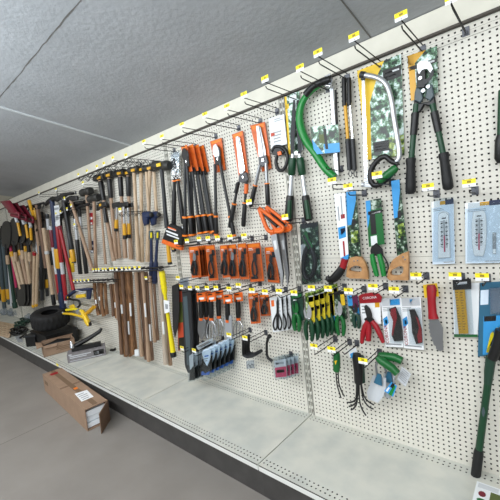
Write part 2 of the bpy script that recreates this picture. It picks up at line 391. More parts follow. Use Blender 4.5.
# ------------------------------------------------------------------ peg hooks with price tags
def hook(tagpx, L, what, drop=1.25, tagw=1.6, tagh=1.2, wavy=False, tg=True, lab=None, r=.12, base=None):
    """long double wire hook: the lower wire carries the goods, the upper one the price tag"""
    if base is not None:
        b = W(*base, 0); tc = b+YF*L*IN+Vector((0,0,(drop/2+tagh/2)*IN))
    else: tc = W(*tagpx, L)
    zb = tc.z-tagh/2*IN; x = tc.x; lo = zb-drop*IN
    t = Thing('peg_hook', lab or ('tagged black peg hook holding '+what), 'hook', Vector((x, 0, lo)), 'wire peg hooks')
    m = MB(); m.box((x, -.12*IN, lo+.4*IN), (1.1, .24, 1.5)); m.box((x, -.4*IN, lo+.1*IN), (.5, .5, .5)); t.part('base_plate', m, 'plate')
    m = MB(); y1 = -L*IN
    if wavy:
        for sx in (-.55, .55):
            p = []; k = max(2, round(L/3.0))
            for i in range(k*4+1):
                f = i/(k*4); p.append(Vector((x+sx*IN, -.2*IN+(y1+.2*IN)*f, lo+.3*IN+.85*IN*math.sin(i*math.pi/2)))) 
            m.tube(p, r, 5)
        m.tube([(x-.55*IN, y1, lo), (x-.55*IN, y1-.2*IN, lo+.7*IN)], r, 5); m.tube([(x+.55*IN, y1, lo), (x+.55*IN, y1-.2*IN, lo+.7*IN)], r, 5)
    else:
        m.tube([(x, -.1*IN, lo), (x, y1+.7*IN, lo), (x, y1+.2*IN, lo+.12*IN), (x, y1, lo+.5*IN)], r, 6)
    t.part('wire_prong', m, 'wire')
    if tg:
        m = MB(); m.tube([(x, -.1*IN, zb), (x, y1, zb), (x, y1-.02*IN, zb+.3*IN)], r*.85, 6); t.part('tag_arm', m, 'wire')
        m = MB(); c = Vector((x, y1-.05*IN, tc.z)); s_ = .4
        def rc(x0, z0, x1, z1, w): return [c+Vector((x0*IN, -w*IN, z0*IN)), c+Vector((x1*IN, -w*IN, z0*IN)), c+Vector((x1*IN, -w*IN, z1*IN)), c+Vector((x0*IN, -w*IN, z1*IN))]
        hw, hh = tagw/2, tagh/2
        m.prism(rc(-hw, -hh, hw, hh, 0), .04)
        m.m(1).prism(rc(-hw, -hh+.42*tagh, hw, hh, .012), .012)
        rr = random.Random(int(tagpx[0]*7+tagpx[1]*13) if tagpx else 3)
        m.m(2).prism(rc(-.15*tagw, .02*tagh, .17*tagw, .3*tagh, .02), .008)
        m.prism(rc(-.4*tagw, .36*tagh, -.4*tagw+tagw*rr.uniform(.4,.7), .42*tagh, .02), .008)
        t.part('price_tag', m, ['white', 'tagy', 'tagink'])
    return t, Vector((x, 0, lo))
defm('tagink', (150,130,30), .6)
H = [ # tag position in the photo, reach in inches, what hangs there
 ((401,16), 10, 'the largest green and black geared lopper'), ((354,37), 10, 'the silver bow saw on a leaf printed card'), ((318,53), 10, 'the slim poles with black grips'),
 ((300,68), 9, 'the green curved bow saw'), ((265,79), 10, 'the green handled hedge shears'), ((244,95), 10, 'the white card with black pruning tool'),
 ((227,107), 10, 'the long bladed shears on orange card'), ((205,115), 10, 'the hedge shears second from the white card'), ((182,125), 10, 'the single bypass lopper on orange card'),
 ((162,137), 10, 'the fanned stack of orange carded loppers'), ((144,142), 9, 'the silver headed lopper beside the black sledge hammer'),
 ((428,187), 5, 'the narrow window thermometer'), ((469,183), 5, 'the wide window thermometer'),
 ((377,175), 7, 'the leaf sleeved saw below the bow saw'), ((348,187), 7, 'the pruner on blue and green card'), ((332,181), 7, 'the white and blue sleeved saw with black grip'),
 ((249,202), 7, 'the orange and silver folding saws'), ((285,217), 7, 'the green folding saw in clear bag'),
 ((176,242), 8, 'the black axe sheath with orange band'), ((187,241), 8, 'the first orange blister card from the axe sheath'), ((199,239), 8, 'the second orange blister card from the axe sheath'), ((208,238.5), 8, 'the orange blister card with black looped tool'), ((217.5,238), 8, 'nothing under the lopper grip'),
 ((230,237), 8, 'the orange pruner cards left of the saws'), ((244,236), 8, 'the orange snip cards beside the folding saws'),
 ((178,278), 8, 'the red and black sheath'), ((181.5,287), 9, 'the dark plastic sheath'), ((190,288), 9, 'nothing beside the dark plastic sheath'), ((197.5,288), 8, 'the leftmost orange headed hand tools'), ((207,288), 8, 'the orange headed hand rakes'),
 ((216,288), 8, 'nothing right of the hand rakes'), ((229,289), 8, 'the orange headed grey trowel'), ((238.5,285.5), 8, 'the small orange headed fork'), ((252,290.5), 8, 'the low orange pruner card'), ((265,292), 8, 'the low orange snip card'),
 ((279,291.5), 8, 'the black scissors on white cards'), ((294,293), 8, 'the green pruner on green card'), ((311.5,288), 8, 'the row of yellow labelled pruners'), ((328,288.5), 7, 'the single small bypass pruner'), ((348.5,291), 7, 'the small purple carded pruner'),
 ((373,287), 6, 'the red handled pruner on red header card'), ((394,290), 6, 'the folding saws in white and blue boxes'), ((416,276), 6, 'the red handled serrated weeder'), ((455,276), 5, 'the amber rulers'), ((482,277), 5, 'the large blue card'),
 ((314,346.5), 9, 'nothing left of the green hand fork'), ((331.5,349.5), 8, 'the slim green handled cultivator'), ((363,361), 8, 'the green handled trowels'),
 ((182,348), 8, 'nothing under the dark sheath'), ((194,350.5), 9, 'the black packets left of the blue ones'), ((229,335), 8, 'the black hooked weeders'), ((245,338), 8, 'the single black angle bracket')]
HK = {}
for tp, L, what in H:
    lab = ('empty tagged black peg hook '+what[8:]) if what.startswith('nothing') else None
    HK[tp] = hook(tp, L+(2.5 if tp[1] < 150 and L > 8 else 1.0), what, lab=lab, drop=1.3 if L > 8 else 1.0, tagw=1.95 if tp[0] > 330 else 1.85, tagh=1.3)
hook(None, 12, '', lab='bare black wire peg hook alone at the top right of the pegboard', drop=.4, base=(466,33), r=.11)
hook(None, 7, '', lab='tagless wire peg hook left of the blue sleeved saws', base=(341,168), tg=False)
hook(None, 8, '', lab='tagless wire peg hook holding the blue and black tool packets', base=(223,337), tg=False)
hook(None, 7, '', lab='tagless wire peg hook holding the pink and white packets', base=(291,353), tg=False)
hook(None, 7, '', lab='tagless wire peg hook holding the black three pronged cultivators', base=(357,342), tg=False)
# ------------------------------------------------------------------ right hand goods
def grip(mb, pts, d, w, n=10): return T(mb, pts, d, w, n)
# large geared lopper
t = Thing('lopper', 'largest lopper, green and black with hooked silver blade on a leaf printed card', 'lopper', W(424,50,1.5))
q = [(407.5,56),(437,46),(438,93),(411,101)]
card(t, 'backing_card', q, .8, ['leaf','amber','black','paper'], [(sub(q,0,0,.22,1),1),([inq(q,0,0),inq(q,.62,0),inq(q,.2,.22),inq(q,0,.3)],1),(sub(q,.02,.25,.98,.34),2),(sub(q,.3,.27,.9,.31),3)])
m = MB(); PL(m, spline([(417,64),(421,60.5),(428,61),(432,66),(433,72),(430,72.5),(427,69),(422,70),(419,74),(417,69)],4), 1.9, .16, .03); t.part('cutting_blade', m, 'silver')
m = MB(); PL(m, spline([(433,69),(433.5,74),(430,80),(425,84.5),(423,81),(429,77),(431,71)],3), 2.0, .14); t.part('hook_blade', m, 'char')
m = MB(); PL(m, [(417,64),(421,63),(425,68),(426,83),(424,88),(417,88),(416,74)], 1.75, .5, .1); t.part('pivot_plate', m, 'black')
for (x, y) in ((420,78),(428,86.5),(423,90.5)):
    m = MB(); m.disc(W(x,y,2.05), .34, .25); t.part('bolt', m, 'silver')
m = MB(); PL(m, [(416,87),(421,89),(423,98),(420,103),(414,100),(414.5,92)], 1.8, .7, .15); PL(m, [(427,85),(432,84),(434,96),(430,101),(425,98)], 1.8, .7, .15); t.part('shoulder', m, 'slate')
m = MB(); PL(m, [(414,100),(420,103),(430,101),(434.5,96),(436.5,110),(431,112),(429,106),(424,105),(420,112),(412.5,113)], 1.9, .8, .18); t.part('gear_housing', m, 'black')
for k, (a, b, ga, gb) in enumerate((((416.2,104),(410.8,166),(410.8,158),(410.6,194)),((432.5,104),(444.5,160),(443.4,153),(448.5,190)))):
    h = MB(); T(h, [a, b], 1.7, [5.6,5.6], 10); hp = t.part('handle', h, 'dgreen')
    u = lambda f: (a[0]+(b[0]-a[0])*f, a[1]+(b[1]-a[1])*f)
    s_ = MB(); T(s_, [u(.14), u(.5)], 1.7, [7.6,7], 10); t.part('sleeve', s_, 'black', hp)
    g_ = MB(); x0, y0 = ga; x1, y1 = gb; gg = lambda f: (x0+(x1-x0)*f, y0+(y1-y0)*f)
    T(g_, [gg(0),gg(.05),gg(.2),gg(.75),gg(.93),gg(1)], 1.7, [9,10,8.5,10,10,6], 10); gp = t.part('grip', g_, 'grip', hp)
    g_ = MB(); T(g_, [gg(.12),gg(.85)], 2.05, [3.6,4.2], 8); t.part('grip_inlay', g_, 'forest', hp)
# bow saw on printed card
t = Thing('bow_saw', 'silver tubed bow saw with black and green grip on leaf printed card', 'saw', W(378,68,1.5))
q = [(357,71),(401,54),(404.5,155),(367,160)]
card(t, 'backing_card', q, .6, ['leaf','yellow','black','paper','leafy'], [([inq(q,0,0),inq(q,.62,0),inq(q,.45,.12),inq(q,.22,.38),inq(q,.12,1),inq(q,0,1)],1),(sub(q,.57,.1,.99,.22),2)]+lines(q,.62,.13,.95,.21,2,3)+[(sub(q,.2,.82,.62,.93),2)]+lines(q,.24,.84,.6,.93,3,3)+[(sub(q,.6,.8,1,1),4)])
m = MB(); pts = spline([(361.5,75),(367,75.5),(376,77.5),(383,81),(388,88),(391.5,101),(394,118),(397,136),(399.3,152),(398.5,159),(395,163)],4); T(m, pts, 2.0, 5.2, 10); t.part('frame_tube', m, 'silver')
m = MB(); T(m, [(360.6,74.6),(365,75.2)], 2.0, 6.6, 10); PL(m, [(360,71.5),(364.5,72),(364.5,80),(360.5,80)], 2.2, .5, .08); t.part('end_cap', m, 'char')
m = MB(); PL(m, [(361.6,78),(364.6,78),(368,186),(364.5,186)], 1.9, .06); t.part('blade', m, 'chrome')
m = MB(); PL(m, [(362,182),(372,184),(372,187.5),(362.5,187)], 2.2, .5, .1); T(m, [(362,184.7),(364,184.7)], 2.2, 5); t.part('blade_clamp', m, 'silver')
m = MB(); T(m, spline([(398,164),(391,161),(385,156.5),(378,160),(371.5,169),(370.5,179),(374,185),(380,184),(388,178),(396,168)],4), 2.1, 5.4, 8); hp = t.part('handle', m, 'black')
m = MB(); T(m, [(378,182),(381,180),(394,169.5),(397,167)], 2.3, [7,8.6,8.6,6], 10); t.part('grip', m, 'green', hp)
# slim extension poles
for k, (dx, lab) in enumerate(((0, 'left slim pole with yellow shaft and black foam grips beside bow saw card'), (5.0, 'right slim pole with yellow shaft and black foam grips beside bow saw card'))):
    t = Thing('extension_pole', lab, 'pole', W(344.5+dx,76,1.6), 'slim poles')
    m = MB(); T(m, [(345+dx,103),(348+dx,142)], 1.6, 3.4); t.part('shaft', m, 'amber' if k == 0 else 'chrome')
    m = MB(); T(m, [(343.8+dx,78),(344.5+dx,106)], 1.6, 4.6); t.part('upper_sleeve', m, 'black')
    m = MB(); T(m, [(347.6+dx,139),(349.6+dx,170)], 1.6, 4.8); t.part('foam_grip', m, 'char')
    m = MB(); T(m, spline([(349.5+dx,170),(348.8+dx,174),(350.5+dx,177),(351.8+dx,174),(350.3+dx,170)],3), 1.6, .9, 5); t.part('hang_loop', m, 'steel')
# green curved bow saw
t = Thing('bow_saw', 'green curved bow saw with silver blade guard and blue leaf label', 'saw', W(328,77,2))
m = MB(); pts = spline([(327,81),(318,86),(308,94),(301.5,105),(299.5,118),(302,131),(307.5,143),(315,153),(325,168),(334.5,177)],4); T(m, pts, 2.2, [5+3*min(1,i/18) if i < 36 else 7 for i in range(len(pts))], 10); ft = t.part('frame_tube', m, 'bgreen')
m = MB(); pts = spline([(331,79),(322,82),(313,87),(305.5,95)],4); T(m, pts, 2.5, 7.5, 8); t.part('grip', m, 'black', ft)
m = MB(); PL(m, [(329.4,86),(332.8,86),(338.5,175),(334.5,175)], 2.0, .35, .05); t.part('blade_guard', m, 'silver')
m = MB(); T(m, [(335.5,90),(339,172)], 1.0, 2.6, 6); t.part('frame_back', m, 'black')
m = MB(); PL(m, [(324,76),(330,73),(332,80),(330,89),(326,88)], 2.5, .6, .1); T(m, [(326.5,86),(331.5,86)], 2.5, 4); t.part('blade_clamp', m, 'chrome')
q = [(310,127),(338,124.5),(340,152),(314.5,154.5)]
card(t, 'label_card', q, 2.9, ['leaf','sky','black','olive'], [([inq(q,0,.45),inq(q,.35,1),inq(q,0,1)],1),(sub(q,.4,.66,1,1),1),(sub(q,.27,.3,.45,.62),3),(sub(q,.45,.1,.56,.85),2)])
# green handled hedge shears
for k, (dx, lab) in enumerate(((0,'hedge shears with green grips and silver shafts, on pale green card'),)):
    t = Thing('hedge_shears', lab, 'shears', W(292,95,1.5))
    q = [(284.5,97),(299,91),(303,150),(288.5,155)]
    card(t, 'backing_card', q, .7, ['leaf','yellow','paper','ice'], [(sub(q,0,0,.14,1),1),(sub(q,.3,.02,.8,.14),2),(sub(q,.0,.14,.25,.22),1),(sub(q,.75,.2,.98,1),3)])
    for b in (((294,100),(291.5,158),3.2),((297.5,100),(300,158),3.2)):
        m = MB(); f = Fr(b[0], b[1], 1.7); m.prism(f.many([(-.02,1),(.02,1.0),(.05,.5),(.035,.1),(0,0),(-.03,.1),(-.05,.5)]), .16, .03); t.part('blade', m, 'ink')
    m = MB(); m.disc(W(296,153,2.1), .5, .5); t.part('pivot_bolt', m, 'silver')
    for a, b in (((293,154),(288.6,221)),((299.5,154),(309,221))):
        g = lambda f: (a[0]+(b[0]-a[0])*f, a[1]+(b[1]-a[1])*f)
        m = MB(); T(m, [g(0),g(.72)], 1.9, [4.4,4.8], 10); hp = t.part('handle', m, 'silver')
        m = MB(); T(m, [g(.06),g(.1),g(.3),g(.32)], 1.9, [7,8,7.6,5], 10); t.part('buffer', m, 'dgreen', hp)
        m = MB(); T(m, [g(.62),g(.65),g(.8),g(.97),g(1)], 1.9, [7,8,8.4,8.8,6], 10); t.part('grip', m, 'black', hp)
        m = MB(); T(m, [g(.69),g(.97)], 2.5, [4.4,5.6], 8); t.part('grip_inlay', m, 'dgreen', hp)
# white carded pruner
t = Thing('pruning_tool', 'black and orange looped pruning tool on a white card', 'pruner', W(277,116,1.5))
q = [(268.8,118.5),(284,114),(287,144),(271,148.5)]
card(t, 'backing_card', q, 1.2, ['paper','grey','brick'], lines(q,.35,.08,.9,.2,2,1)+lines(q,.2,.5,.8,.9,4,1)+[(sub(q,.05,.5,.3,.62),2)])
m = MB(); T(m, spline([(272,152),(275,147),(281,147),(286,151),(287.5,160),(284,169),(279,170),(276,163),(277,156)],4), 1.5, 3.6, 8); t.part('loop_handle', m, 'black')
m = MB(); PL(m, [(270,150),(279,146),(284,152),(279,156),(272,155)], 1.7, .5, .1); t.part('head', m, 'black')
m = MB(); PL(m, [(277,152),(280.5,151),(281.5,154.5),(278,155.5)], 2.0, .3, .05); t.part('lock', m, 'orange')
# ---- saws with sleeves
t = Thing('pruning_saw', 'white and blue sleeved saw with red collar and black pistol grip', 'saw', W(339,193,2.0))
q = [(334,194),(345,193),(348.5,255),(340.5,259)]
card(t, 'sleeve', q, 2.0, ['white','navy','red','sky','grey'], [(sub(q,.2,.2,.32,.42),4),(sub(q,.05,.52,.85,.7),3),(sub(q,.3,.55,.8,.64),1),(sub(q,.55,.04,.66,.4),4),(sub(q,.45,.33,.85,.4),2),(sub(q,.42,.75,.62,.99),2)], .12)
m = MB(); PL(m, [(340.5,258),(348.8,254),(348,259),(341.5,261.5)], 2.05, .3, .05); t.part('sleeve_cap', m, 'sky')
m = MB(); T(m, [(345,259),(342.5,268)], 2.0, 7, 10); hp = t.part('collar', m, 'red')
m = MB(); T(m, spline([(342.6,267),(339,273),(333.5,278.5),(329,280),(327.4,276)],4), 2.0, [7.5,8,8.4,8.6,8.8,9,9,8.6,8.2,7.5,7,6,5.5,5,4.5,4,3.4], 10); t.part('grip', m, 'black')
def wood_saw(lab, q, grip_, slot, cd):
    t = Thing('pruning_saw', lab, 'saw', W(*inq(q,.5,.02),1.8))
    card(t, 'sleeve', q, 1.7, ['leafd','sky','black','leafy'], [([inq(q,0,0),inq(q,1,0),inq(q,.9,.15),inq(q,.35,.5),inq(q,0,.5)],1),(sub(q,.4,.42,.75,.52),2),(sub(q,.3,.6,.9,.78),3)], .14)
    m = MB(); P = PX(grip_, 2.0); S = PX(slot, 2.0); 
    # handle as a ring: outer outline to slot outline, equal point counts
    n = len(P); th = .8*IN; vs = [p for p in P]+[s for s in S]+[p-YF*th for p in P]+[s-YF*th for s in S]; fs = []
    for i in range(n):
        j = (i+1) % n; fs += [(i, j, n+j, n+i), (2*n+i, 3*n+i, 3*n+j, 2*n+j), (i, 2*n+i, 2*n+j, j), (n+i, n+j, 3*n+j, 3*n+i)]
    m.add(vs, fs); hp = t.part('handle', m, 'handle_wood')
    for s_ in cd: 
        m = MB(); m.disc(W(*s_, 2.06), .16, .1); t.part('rivet', m, 'chrome', hp)
    return t
wood_saw('sleeved saw with wooden handle, between the white sleeved saw and the pruner', [(346,192),(356,191),(361,256),(348.5,259)],
   [(351,257.5),(356,256.5),(361,257),(365,263),(367.5,271),(368,279.5),(360,278.5),(350,278.5),(346,276.5),(347,268),(348.5,261),(350,258)],
   [(352,267),(354,265.8),(357,265.5),(360,266.5),(361.8,268.5),(361.5,271),(360,272),(357,272),(353,271.5),(350,271),(349,269.5),(350,268)], [(354,261),(357.5,260.5)])
wood_saw('sleeved saw with wooden handle, beside the narrow thermometer', [(391,181),(399.5,179.5),(408,251),(397,256)],
   [(395,258),(402,253.5),(408,251.5),(408.5,262),(408,280.5),(398,280),(390,280.5),(387,278),(388,271),(390,265),(392,261),(393.5,259)],
   [(394,269),(398,266.5),(402,266),(403.5,268),(403,272),(401,274.5),(398,275.5),(394,275.5),(391,275),(390,273),(391,271),(392,270)], [(403,257),(405,259.5)])
# pruner on blue/green card
t = Thing('pruner', 'green handled pruner hanging on blue and green card between two wood handled saws', 'pruner', W(375,199,1.5))
q = [(365.5,201),(381,198),(384.5,244),(369,247)]
card(t, 'backing_card', q, 1.3, ['green','sky','black','paper','leafd'], [([inq(q,0,0),inq(q,.4,0),inq(q,.1,.5),inq(q,0,.6)],1),(sub(q,.3,.0,1,.22),4),(sub(q,.1,.24,1,.32),2),(sub(q,.3,.26,.9,.3),3),(sub(q,.15,.78,.55,.98),3),(sub(q,.2,.32,.55,.75),2)])
m = MB(); PL(m, [(371,247),(376,243),(382,249),(383,256),(371,256),(370,251)], 1.8, .5, .12); t.part('head', m, 'black')
for pts in ([(372,254),(373.5,263),(377,276)], [(379,254),(382,264),(384,276)]):
    m = MB(); T(m, pts, 1.9, [4.4,5.6,4.6], 8); t.part('handle', m, 'bgreen')
m = MB(); T(m, spline([(382,254),(387,262),(388,270),(385,275)],3), 1.6, 1.6, 6); t.part('hand_guard', m, 'black')
# green folding saw in a clear bag
t = Thing('folding_saw', 'green and black folding saw in a clear bag with leaf printed insert', 'saw', W(308,223,1.5))
q = [(300,224),(318,222),(321,281),(302,285)]
card(t, 'insert_card', q, 1.2, ['leafd','black','paper'], [(sub(q,.05,.0,.95,.08),1),(sub(q,0,.35,.25,.6),2)])
m = MB(); T(m, spline([(304.5,235),(308,242),(312,250),(315,262),(313,273),(308,279),(304,274),(303.5,263),(305,253),(308,246)],4), 1.7, 4.6, 8); t.part('loop_handle', m, 'black')
m = MB(); PL(m, spline([(303,234),(306,231.5),(309,240),(312.5,247),(308,249),(304,242)],3), 2.1, .5, .1); t.part('grip', m, 'green')
m = MB(); PL(m, [(301,245),(303,244),(304,270),(302,272)], 1.7, .1); t.part('blade', m, 'silver')
m = MB(); PL(m, q, 2.4, .05); t.part('bag', m, 'clear')
# thermometers
def thermo(lab, q, body, scale, extra):
    t = Thing('thermometer', lab, 'thermometer', W(*inq(q,.5,.02),1.0))
    card(t, 'backing_card', q, .9, ['ice','navy','white','grey','amber'], [(sub(q,.0,.0,.38,.1),2),(sub(q,.62,.0,1,.08),1),(sub(q,.38,.01,.62,.07),4)]+lines(q,.06,.12,.6,.17,2,3)+[(sub(q,.5,.965,.95,.98),3)])
    m = MB(); PL(m, body, 1.25, .3, .1); b = t.part('case', m, 'white')
    m = MB(); PL(m, scale, 1.3, .03); m.m(1)
    for i in range(22):
        v = .12+.72*i/22; a = .18 if i % 2 else .1
        PL(m, sub(scale, a, v, .38, v+.012), 1.312, .012); PL(m, sub(scale, .62, v, 1-a, v+.012), 1.312, .012)
    for v in (.16,.27,.38,.49,.60,.71):
        PL(m, sub(scale, .12, v, .34, v+.03), 1.312, .012); PL(m, sub(scale, .66, v, .9, v+.03), 1.312, .012)
    PL(m, sub(scale, .25, .03, .75, .06), 1.312, .012)
    t.part('scale_plate', m, ['white', 'ink'], b)
    m = MB(); f0, f1 = inq(scale,.5,.1), inq(scale,.5,.93); T(m, [f0, f1], 1.34, 1.1, 6); m.m(1); mid = inq(scale,.5,.5); T(m, [mid, f1], 1.37, 1.2, 6); t.part('glass_tube', m, ['grey', 'pink'], b)
    extra(t, q)
    return t
def ex1(t, q):
    m = MB(); T(m, arc(443.5,214.5,5,2.8,180,360,8), 1.3, 1.2, 6); t.part('hanging_eye', m, 'white')
    m = MB(); PL(m, [(432.8,262),(434,199),(453.5,197),(454.3,261)], 1.65, .05); t.part('blister', m, 'clear')
def ex2(t, q):
    m = MB(); PL(m, [(492.5,232.5),(496,232.5),(496,254),(492.7,254)], 1.1, .12, .03); m.m(1); PL(m, [(492.8,249),(495.7,249),(495.7,253.5),(492.9,253.5)], 1.12, .02); t.part('mounting_strip', m, ['grey','white'])
    m = MB(); PL(m, [(467,262),(468,203),(503,202),(503,261)], 1.75, .05); t.part('blister', m, 'clear')
thermo('narrow white thermometer in slim ice blue blister pack', [(431.5,202),(453.5,198.5),(455,263.5),(432.5,264.5)], [(438,258.5),(438,216),(441,212.5),(446,212.5),(448.5,215.5),(450.5,257.5)], [(439.5,217),(448,216),(449.5,254),(439.8,255)], ex1)
thermo('wide white thermometer in large ice blue blister pack at right edge', [(465,203),(504,199),(504,262.5),(465.5,263.5)], spline([(473,212),(479,211),(485,212),(486.5,225),(486,243),(483.5,255.5),(478.5,256),(474,255),(472,243),(471.5,225),(473,212)],3)[:-1], [(474.5,214.5),(483.5,214),(483.5,252),(474.5,253)], ex2)
# red handled weeder
t = Thing('weeding_knife', 'red handled serrated weeding knife on yellow card', 'weeder', W(431,284,1.8))
q = [(423,285),(437,283),(439,296.5),(424.5,298)]
card(t, 'backing_card', q, 1.6, ['yellow','black'], lines(q,.6,.2,.95,.7,3,1))
m = MB(); T(m, [(431,285),(431.5,288),(431.5,300),(432.5,313),(433.5,318.5)], 2.2, [7,9.5,7.8,8,10], 10, .7); m.m(1); m.disc(W(432,291.5,2.75), .22, .2); t.part('handle', m, ['red','black'])
m = MB(); L_ = [(428.5,319),(428,326),(429.2,334),(432,342),(437,351)]; R_ = [(443.5,350),(442.8,340),(443,328),(438,319)]
ser = []
for i in range(len(L_)-1):
    for j in range(4):
        f = j/4; x = L_[i][0]+(L_[i+1][0]-L_[i][0])*f; y = L_[i][1]+(L_[i+1][1]-L_[i][1])*f; ser.append((x+(0 if j % 2 else 1.3), y))
PL(m, ser+[(440,351.5)]+R_, 2.0, .12, .02); t.part('blade', m, 'blade')
# ruler pack
t = Thing('ruler_pack', 'amber rulers in a clear packet with dark header', 'ruler', W(462,279,1.2))
q = [(453,284),(470.5,283),(474,335),(455,336.5)]
card(t, 'backing_card', [(453,283),(480.5,283),(477.5,337),(454,337)], .9, ['paper','green','lgrey'], [([(454,334),(477.5,334.5),(477.5,337),(454,337)],1)])
card(t, 'header_card', [(452.5,280),(471,278.5),(471.3,289),(453,290)], 1.4, ['black','lgrey'], [([(455,282.5),(467,281.5),(467,284),(455,285)],1)])
for k, (dx, lab) in enumerate(((0,None),(5.2,None))):
    m = MB(); q2 = [(454.6+dx,290),(459.6+dx,289.6),(464+dx*.85,333.5),(458.8+dx*.85,334)]; PL(m, q2, 1.3+.1*k, .08, .02); m.m(1)
    for i in range(15): PL(m, sub(q2,.05,.05+.06*i,.45 if i % 3 else .65,.062+.06*i), 1.312+.1*k, .012)
    t.part('ruler', m, ['amber','ink'])
m = MB(); PL(m, q, 1.7, .04); t.part('bag', m, 'clear')
# large blue card with eye lens
t = Thing('blister_pack', 'large blue card with clear dome and yellow striped black tool at right edge', 'blister pack', W(490,280,1.0))
q = [(479.5,283),(506,281),(505,355),(477.8,356.5)]
card(t, 'backing_card', q, .9, ['teal','sky','byellow','black','ice'], [(sub(q,.18,.46,1,.98),1),(sub(q,.2,.46,.65,.53),3),([inq(q,.3,.95),inq(q,.45,.7),inq(q,.9,.55),inq(q,.95,.7),inq(q,.6,.97)],2),(sub(q,.05,.1,.35,.3),4)])
m = MB(); PL(m, [(489,289),(506,288),(506,314),(490,315)], 2.4, 1.4, .4); t.part('dome', m, 'haze')
m = MB(); PL(m, spline([(490,345),(494,335),(498,329),(507,326),(507,362),(499,361),(494,354),(490,345)],3)[:-1], 1.6, .6, .12); b = t.part('tool_body', m, 'black')
for f in (.32,.42,.54):
    m = MB(); PL(m, [inq(q,f,.9),inq(q,f+.07,.88),inq(q,f+.42,.64),inq(q,f+.36,.62)], 1.5, .2, .04); t.part('stripe', m, 'byellow')
m = MB(); m.disc(W(496,350,1.75), .4, .2); t.part('bolt', m, 'steel', b)
# long lopper cut off by the right edge
t = Thing('lopper', 'long green tubed tool with black grip standing against pegboard at right edge', 'lopper', W(475,483,1.0))
a, b = (491,360), (474.5,484)
g = lambda f: (a[0]+(b[0]-a[0])*f, a[1]+(b[1]-a[1])*f)
m = MB(); T(m, [g(.05),g(.8)], 2.0, [6.6,6.6], 10); h = t.part('shaft', m, 'dgreen')
m = MB(); T(m, [g(.72),g(.75),g(.93),g(.98),g(1)], 2.0, [7.2,8.6,8.6,8.2,4.6], 10); t.part('grip', m, 'grip', h)
m = MB(); T(m, [(491,357),(489,372),g(.19)], 2.0, [9,8.6,7], 10); t.part('socket', m, 'forest', h)
m = MB(); PL(m, spline([(481.6,412),(483.2,407),(485,412),(483.2,417),(481.6,412)],4)[:-1], 2.75, .05); t.part('badge', m, 'slate', h)
m = MB(); T(m, [(501,330),(498,345),(492,359)], 2.6, [10,10,9], 10); t.part('head', m, 'black')
t = Thing('lopper', 'dark green grip of a hanging lopper just entering at right edge', 'lopper', W(502,90,1.5))
m = MB(); T(m, [(503,90),(501.5,140)], 1.8, 8, 10); h = t.part('handle', m, 'dgreen')
m = MB(); T(m, [(502,135),(501,140),(500.5,158),(500.8,163)], 1.8, [9,10.5,10.5,6], 10); t.part('grip', m, 'black', h)
# box on the deck at bottom right
t = Thing('carton', 'small white carton with red fruit and green print at bottom right', 'box', G(486,500,ZF+ZD))
b0 = G(470,503,ZF+ZD)
def obox(m, o, ax, ay, az): m.add([o, o+ax, o+ax+ay, o+ay, o+az, o+ax+az, o+ax+ay+az, o+ay+az], [(0,3,2,1),(4,5,6,7),(0,1,5,4),(1,2,6,5),(2,3,7,6),(3,0,4,7)])
c0 = G(477,481,ZF+ZD+2.6)/IN; o = Vector((c0.x*IN, c0.y*IN-6*IN, (ZF+ZD)*IN)); OX, OY = c0.x+7.6, c0.y+3.0; m = MB(); obox(m, o, Vector((9*IN,0,0)), Vector((0,6*IN,0)), Vector((0,0,2.6*IN))); bx = t.part('carton_body', m, 'paper')
m = MB(); zt = ZD+2.61
def flat(pts, k):
    m.m(k); m.prism([I(x+OX, y+OY, zt+.01) for x, y in pts], .02, 0, Vector((0,0,1)))
flat([(-7.3,-4.4),(-4.4,-4.4),(-4.4,-3.3),(-7.3,-3.3)],0); flat([(-5.4,-8.6),(1,-8.6),(1,-4.6),(-5.4,-4.6)],1); flat([(-3.2,-4.4),(1,-4.4),(1,-3.2),(-3.2,-3.2)],2)
flat(arc(-6.5,-5.8,.55,.7,0,330,9),2); flat(arc(-6.4,-7.4,.7,.5,0,330,9),3); t.part('print', m, ['lgrey','olive','burgundy','green'], bx)
# ---- second run of pruners
t = Thing('pruner', 'red handled pruner on white card with red header', 'pruner', W(373,292,1.8))
hd = [(358.5,296),(362,294),(371,292.5),(379,293.5),(382,297),(381,302.5),(359.5,303.5)]
q = [(360,301),(380.5,300),(381,324),(361.5,325)]
card(t, 'backing_card', q, 1.4, ['white','amber','grey'], [(sub(q,.72,.05,.95,.3),1)]+lines(q,.06,.2,.3,.6,3,2))
card(t, 'header_card', hd, 1.5, ['red'])
words('CORONA', (363,299.6), (377,298.2), 1.53, 2.4, 'logo', 'white', t)
m = MB(); PL(m, spline([(364,307),(366,305),(370,309),(372,316),(371,321),(368,321),(366,315)],3), 2.0, .16, .03); t.part('blade', m, 'iron')
m = MB(); PL(m, [(364,319),(367,317),(369,321),(366,323)], 1.9, .2); PL(m, [(366,320),(371,317),(374,320),(371,324),(367,324)], 2.1, .4, .08); t.part('pivot', m, 'black')
for pts in ([(368,321),(365.5,326),(363,334),(361.8,343)], [(372,321),(376,326),(380,334),(383.3,342.5)], [(369,323),(368.8,330),(368.3,340.5)]):
    m = MB(); T(m, pts, 2.0, [4.6,5.8,5.4,3.6][:len(pts)], 9); t.part('handle', m, 'red')
